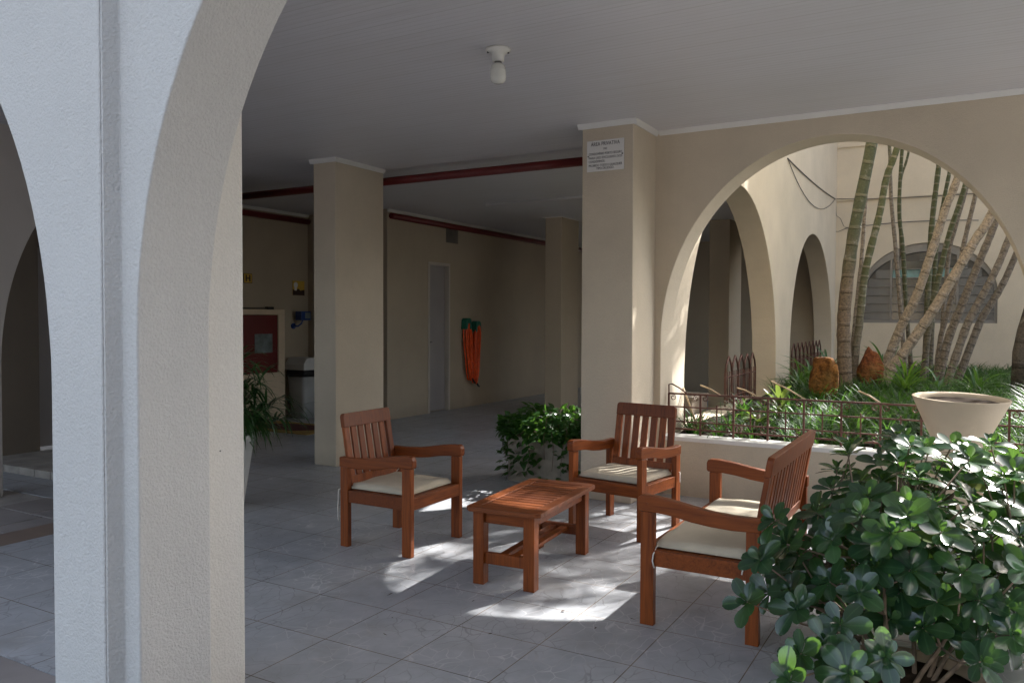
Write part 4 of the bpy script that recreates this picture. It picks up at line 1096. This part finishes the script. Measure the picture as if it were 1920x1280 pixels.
# branching skeleton: stems -> forks -> tips
stems = []
for k in range(9):
    a = 2 * PI * k / 9 + U(-.3, .3); b0 = base + Vector((math.cos(a) * .07, math.sin(a) * .07, -.03))
    tgt = cen + rt * (.45 * math.cos(a)) + fw * (.38 * math.sin(a)) + Vector((0, 0, U(-.18, .12)))
    mid = b0.lerp(tgt, .5) + Vector((U(-.05, .05), U(-.05, .05), .03))
    stems.append((b0, mid, tgt)); tw.tube([b0 - base, b0.lerp(mid, .5) - base + Vector((U(-.01, .01), U(-.01, .01), 0)), mid - base, mid.lerp(tgt, .5) - base + Vector((U(-.02, .02), U(-.02, .02), 0)), tgt - base], [.010, .009, .008, .006, .005], 7)
for p in tips:
    best = min(((p - q).length, q) for s in stems for q in (s[1], s[1].lerp(s[2], .5), s[2]))[1] if False else min((q for s in stems for q in (s[1], s[1].lerp(s[2], .5), s[2])), key=lambda q: (p - q).length)
    mid = best.lerp(p, .55) + Vector((U(-.03, .03), U(-.03, .03), -.02))
    tw.tube([best - base, mid - base, p - base], [.0055, .0042, .0032], 5)
    out = (p - best).normalized() * .5 + (p - cen).normalized() * .5 + Vector((0, 0, .55))
    toward = (Vector((0, 0, EYE)) - p).normalized()
    out = (out + toward * U(-.1, .8)).normalized()
    s1 = out.orthogonal().normalized(); s2 = out.cross(s1); nb = random.randint(6, 8); ph0 = U(0, 6)
    for k in range(nb + 3):
        inner = k >= nb
        a = ph0 + 2 * PI * k / (3 if inner else nb) + U(-.2, .2); op = U(.35, .7) if inner else U(1.0, 1.55)
        rad = s1 * math.cos(a) + s2 * math.sin(a); d_ = rad * math.sin(op) + out * math.cos(op); nn = out * math.sin(op) - rad * math.cos(op)
        L = (U(.04, .06) if inner else U(.07, .125)); W = L * U(.50, .60)
        lf.leaf(p + out * (.006 if inner else -.004 * k * .5) - base, d_, nn, L, W, U(-.1, .6), U(.05, .4), (.10, .22, .50, .80, .98, 1.0, .82, .34))
lf.build('foliage', L_shrub, t); tw.build('branches', M_twig, t)

# ------------------------------------------------------------------ bush by the column in a concrete planter
random.seed(8)
t = thing('stone_planter', 'grey concrete planter box hidden under the green bush beside the column', 'planter', (-3.42, 6.85, 0))
m = MB(); m.box(-.40, .42, -.24, .24, 0, .42); m.box(-.36, .38, -.20, .20, .4201, .425); m.build('box', M_concrete, t, .012)
t = thing('green_bush', 'dark green leafy bush spilling over the concrete planter by the column', 'bush', (-3.42, 6.85, .425))
lf = MB(); tw = MB()
for k in range(2100):
    a = U(0, 2 * PI); rr = math.sqrt(U(.15, 1)); u = U(-.35, 1)
    x, y = .54 * rr * math.cos(a) - .03, .36 * rr * math.sin(a) - .04
    z = .30 * math.sqrt(max(0, 1 - rr * rr * .85)) * (u if u > 0 else u * 1.15) + .02 * math.sin(x * 20)
    if u < 0:
        if rr < .62 or (math.sin(a) < -.2 and -.02 < x < .16 and rnd() < .8): continue
        z = -U(.0, .36); 
    dirn = Vector((x * 1.2 + U(-.5, .5), y * 1.6 + U(-.6, .3), U(-.6, .5)))
    lf.leaf((x, y, z), dirn, (x + U(-.3, .3), y - .3 + U(-.3, .3), .8), U(.055, .095), U(.035, .055), U(.1, .6), .2, (.3, .85, 1.0, .8, .4, .0))
for k in range(46):
    a = U(0, 2 * PI); e = Vector((.50 * math.cos(a), .34 * math.sin(a) - .03, U(-.1, .25))); tw.tube([(e.x * .3, e.y * .3, .0), (e.x * .7, e.y * .7, e.z * .5 + .1), e], [.006, .004, .003], 5)
    if k % 2 == 0: tw.tube([e, e + Vector((U(-.05, .05), -.02, -.2)), e + Vector((U(-.05, .05), -.03, -.40))], [.004, .003, .002], 5)
lf.build('foliage', L_bush, t); tw.build('branches', M_twig, t)

# ------------------------------------------------------------------ tall white pot with bamboo palm, left
random.seed(15)
pc = Vector((-5.23, 4.46, 0))
t = thing('tall_pot', 'tall tapered white plastic pot behind the front pillar', 'pot', pc)
m = MB(); m.lathe([(.155, 0), (.16, .01), (.245, .56), (.26, .565), (.26, .60), (.24, .60), (.225, .55), (0, .545)], 44); m.build('pot', M_wpot, t)
t = thing('bamboo_palm', 'dark bamboo palm with thin leaflets in the tall white pot', 'plant', (pc.x, pc.y, .548))
lf = MB(); tw = MB()
for k in range(64):
    a = U(0, 2 * PI); rr = U(.0, .11); h = U(.12, .74); lean = U(.05, .46)
    b = Vector((rr * math.cos(a), rr * math.sin(a), 0)); tp = b + Vector((math.cos(a) * lean, math.sin(a) * lean, h)); tw.tube([b, (b + tp) / 2 + Vector((0, 0, .05)), tp], [.007, .005, .003], 5)
    n_ = random.randint(12, 18)
    for q in range(n_):
        a2 = a + U(-1.5, 1.5); e = U(-.5, .9)
        lf.blade(b.lerp(tp, U(.6, 1)), (math.cos(a2) * math.cos(e), math.sin(a2) * math.cos(e), math.sin(e)), U(.20, .40), .021, U(.6, 1.8), 4)
lf.build('leaves', L_lady, t); tw.build('stems', M_twig, t)

# ------------------------------------------------------------------ litter on the floor
random.seed(33)
for k, (px, py) in enumerate([(726, 1116), (915, 1188), (1115, 1178), (736, 1157), (1052, 1146), (885, 1127), (1192, 1160), (1066, 1156), (726, 1190)]):
    p = atZ(px, py, .004); m = MB()
    m.leaf((0, 0, 0), (U(-1, 1), U(-1, 1), .1), (0, 0, 1), U(.018, .04), U(.008, .014), U(-.6, .6), .3)
    o = m.build('dry_leaf', L_dead); o.location = p
    tag(o, 'tiny dark dry leaf fallen on the grey tiles', 'leaf', 'dry leaves on the tiles')
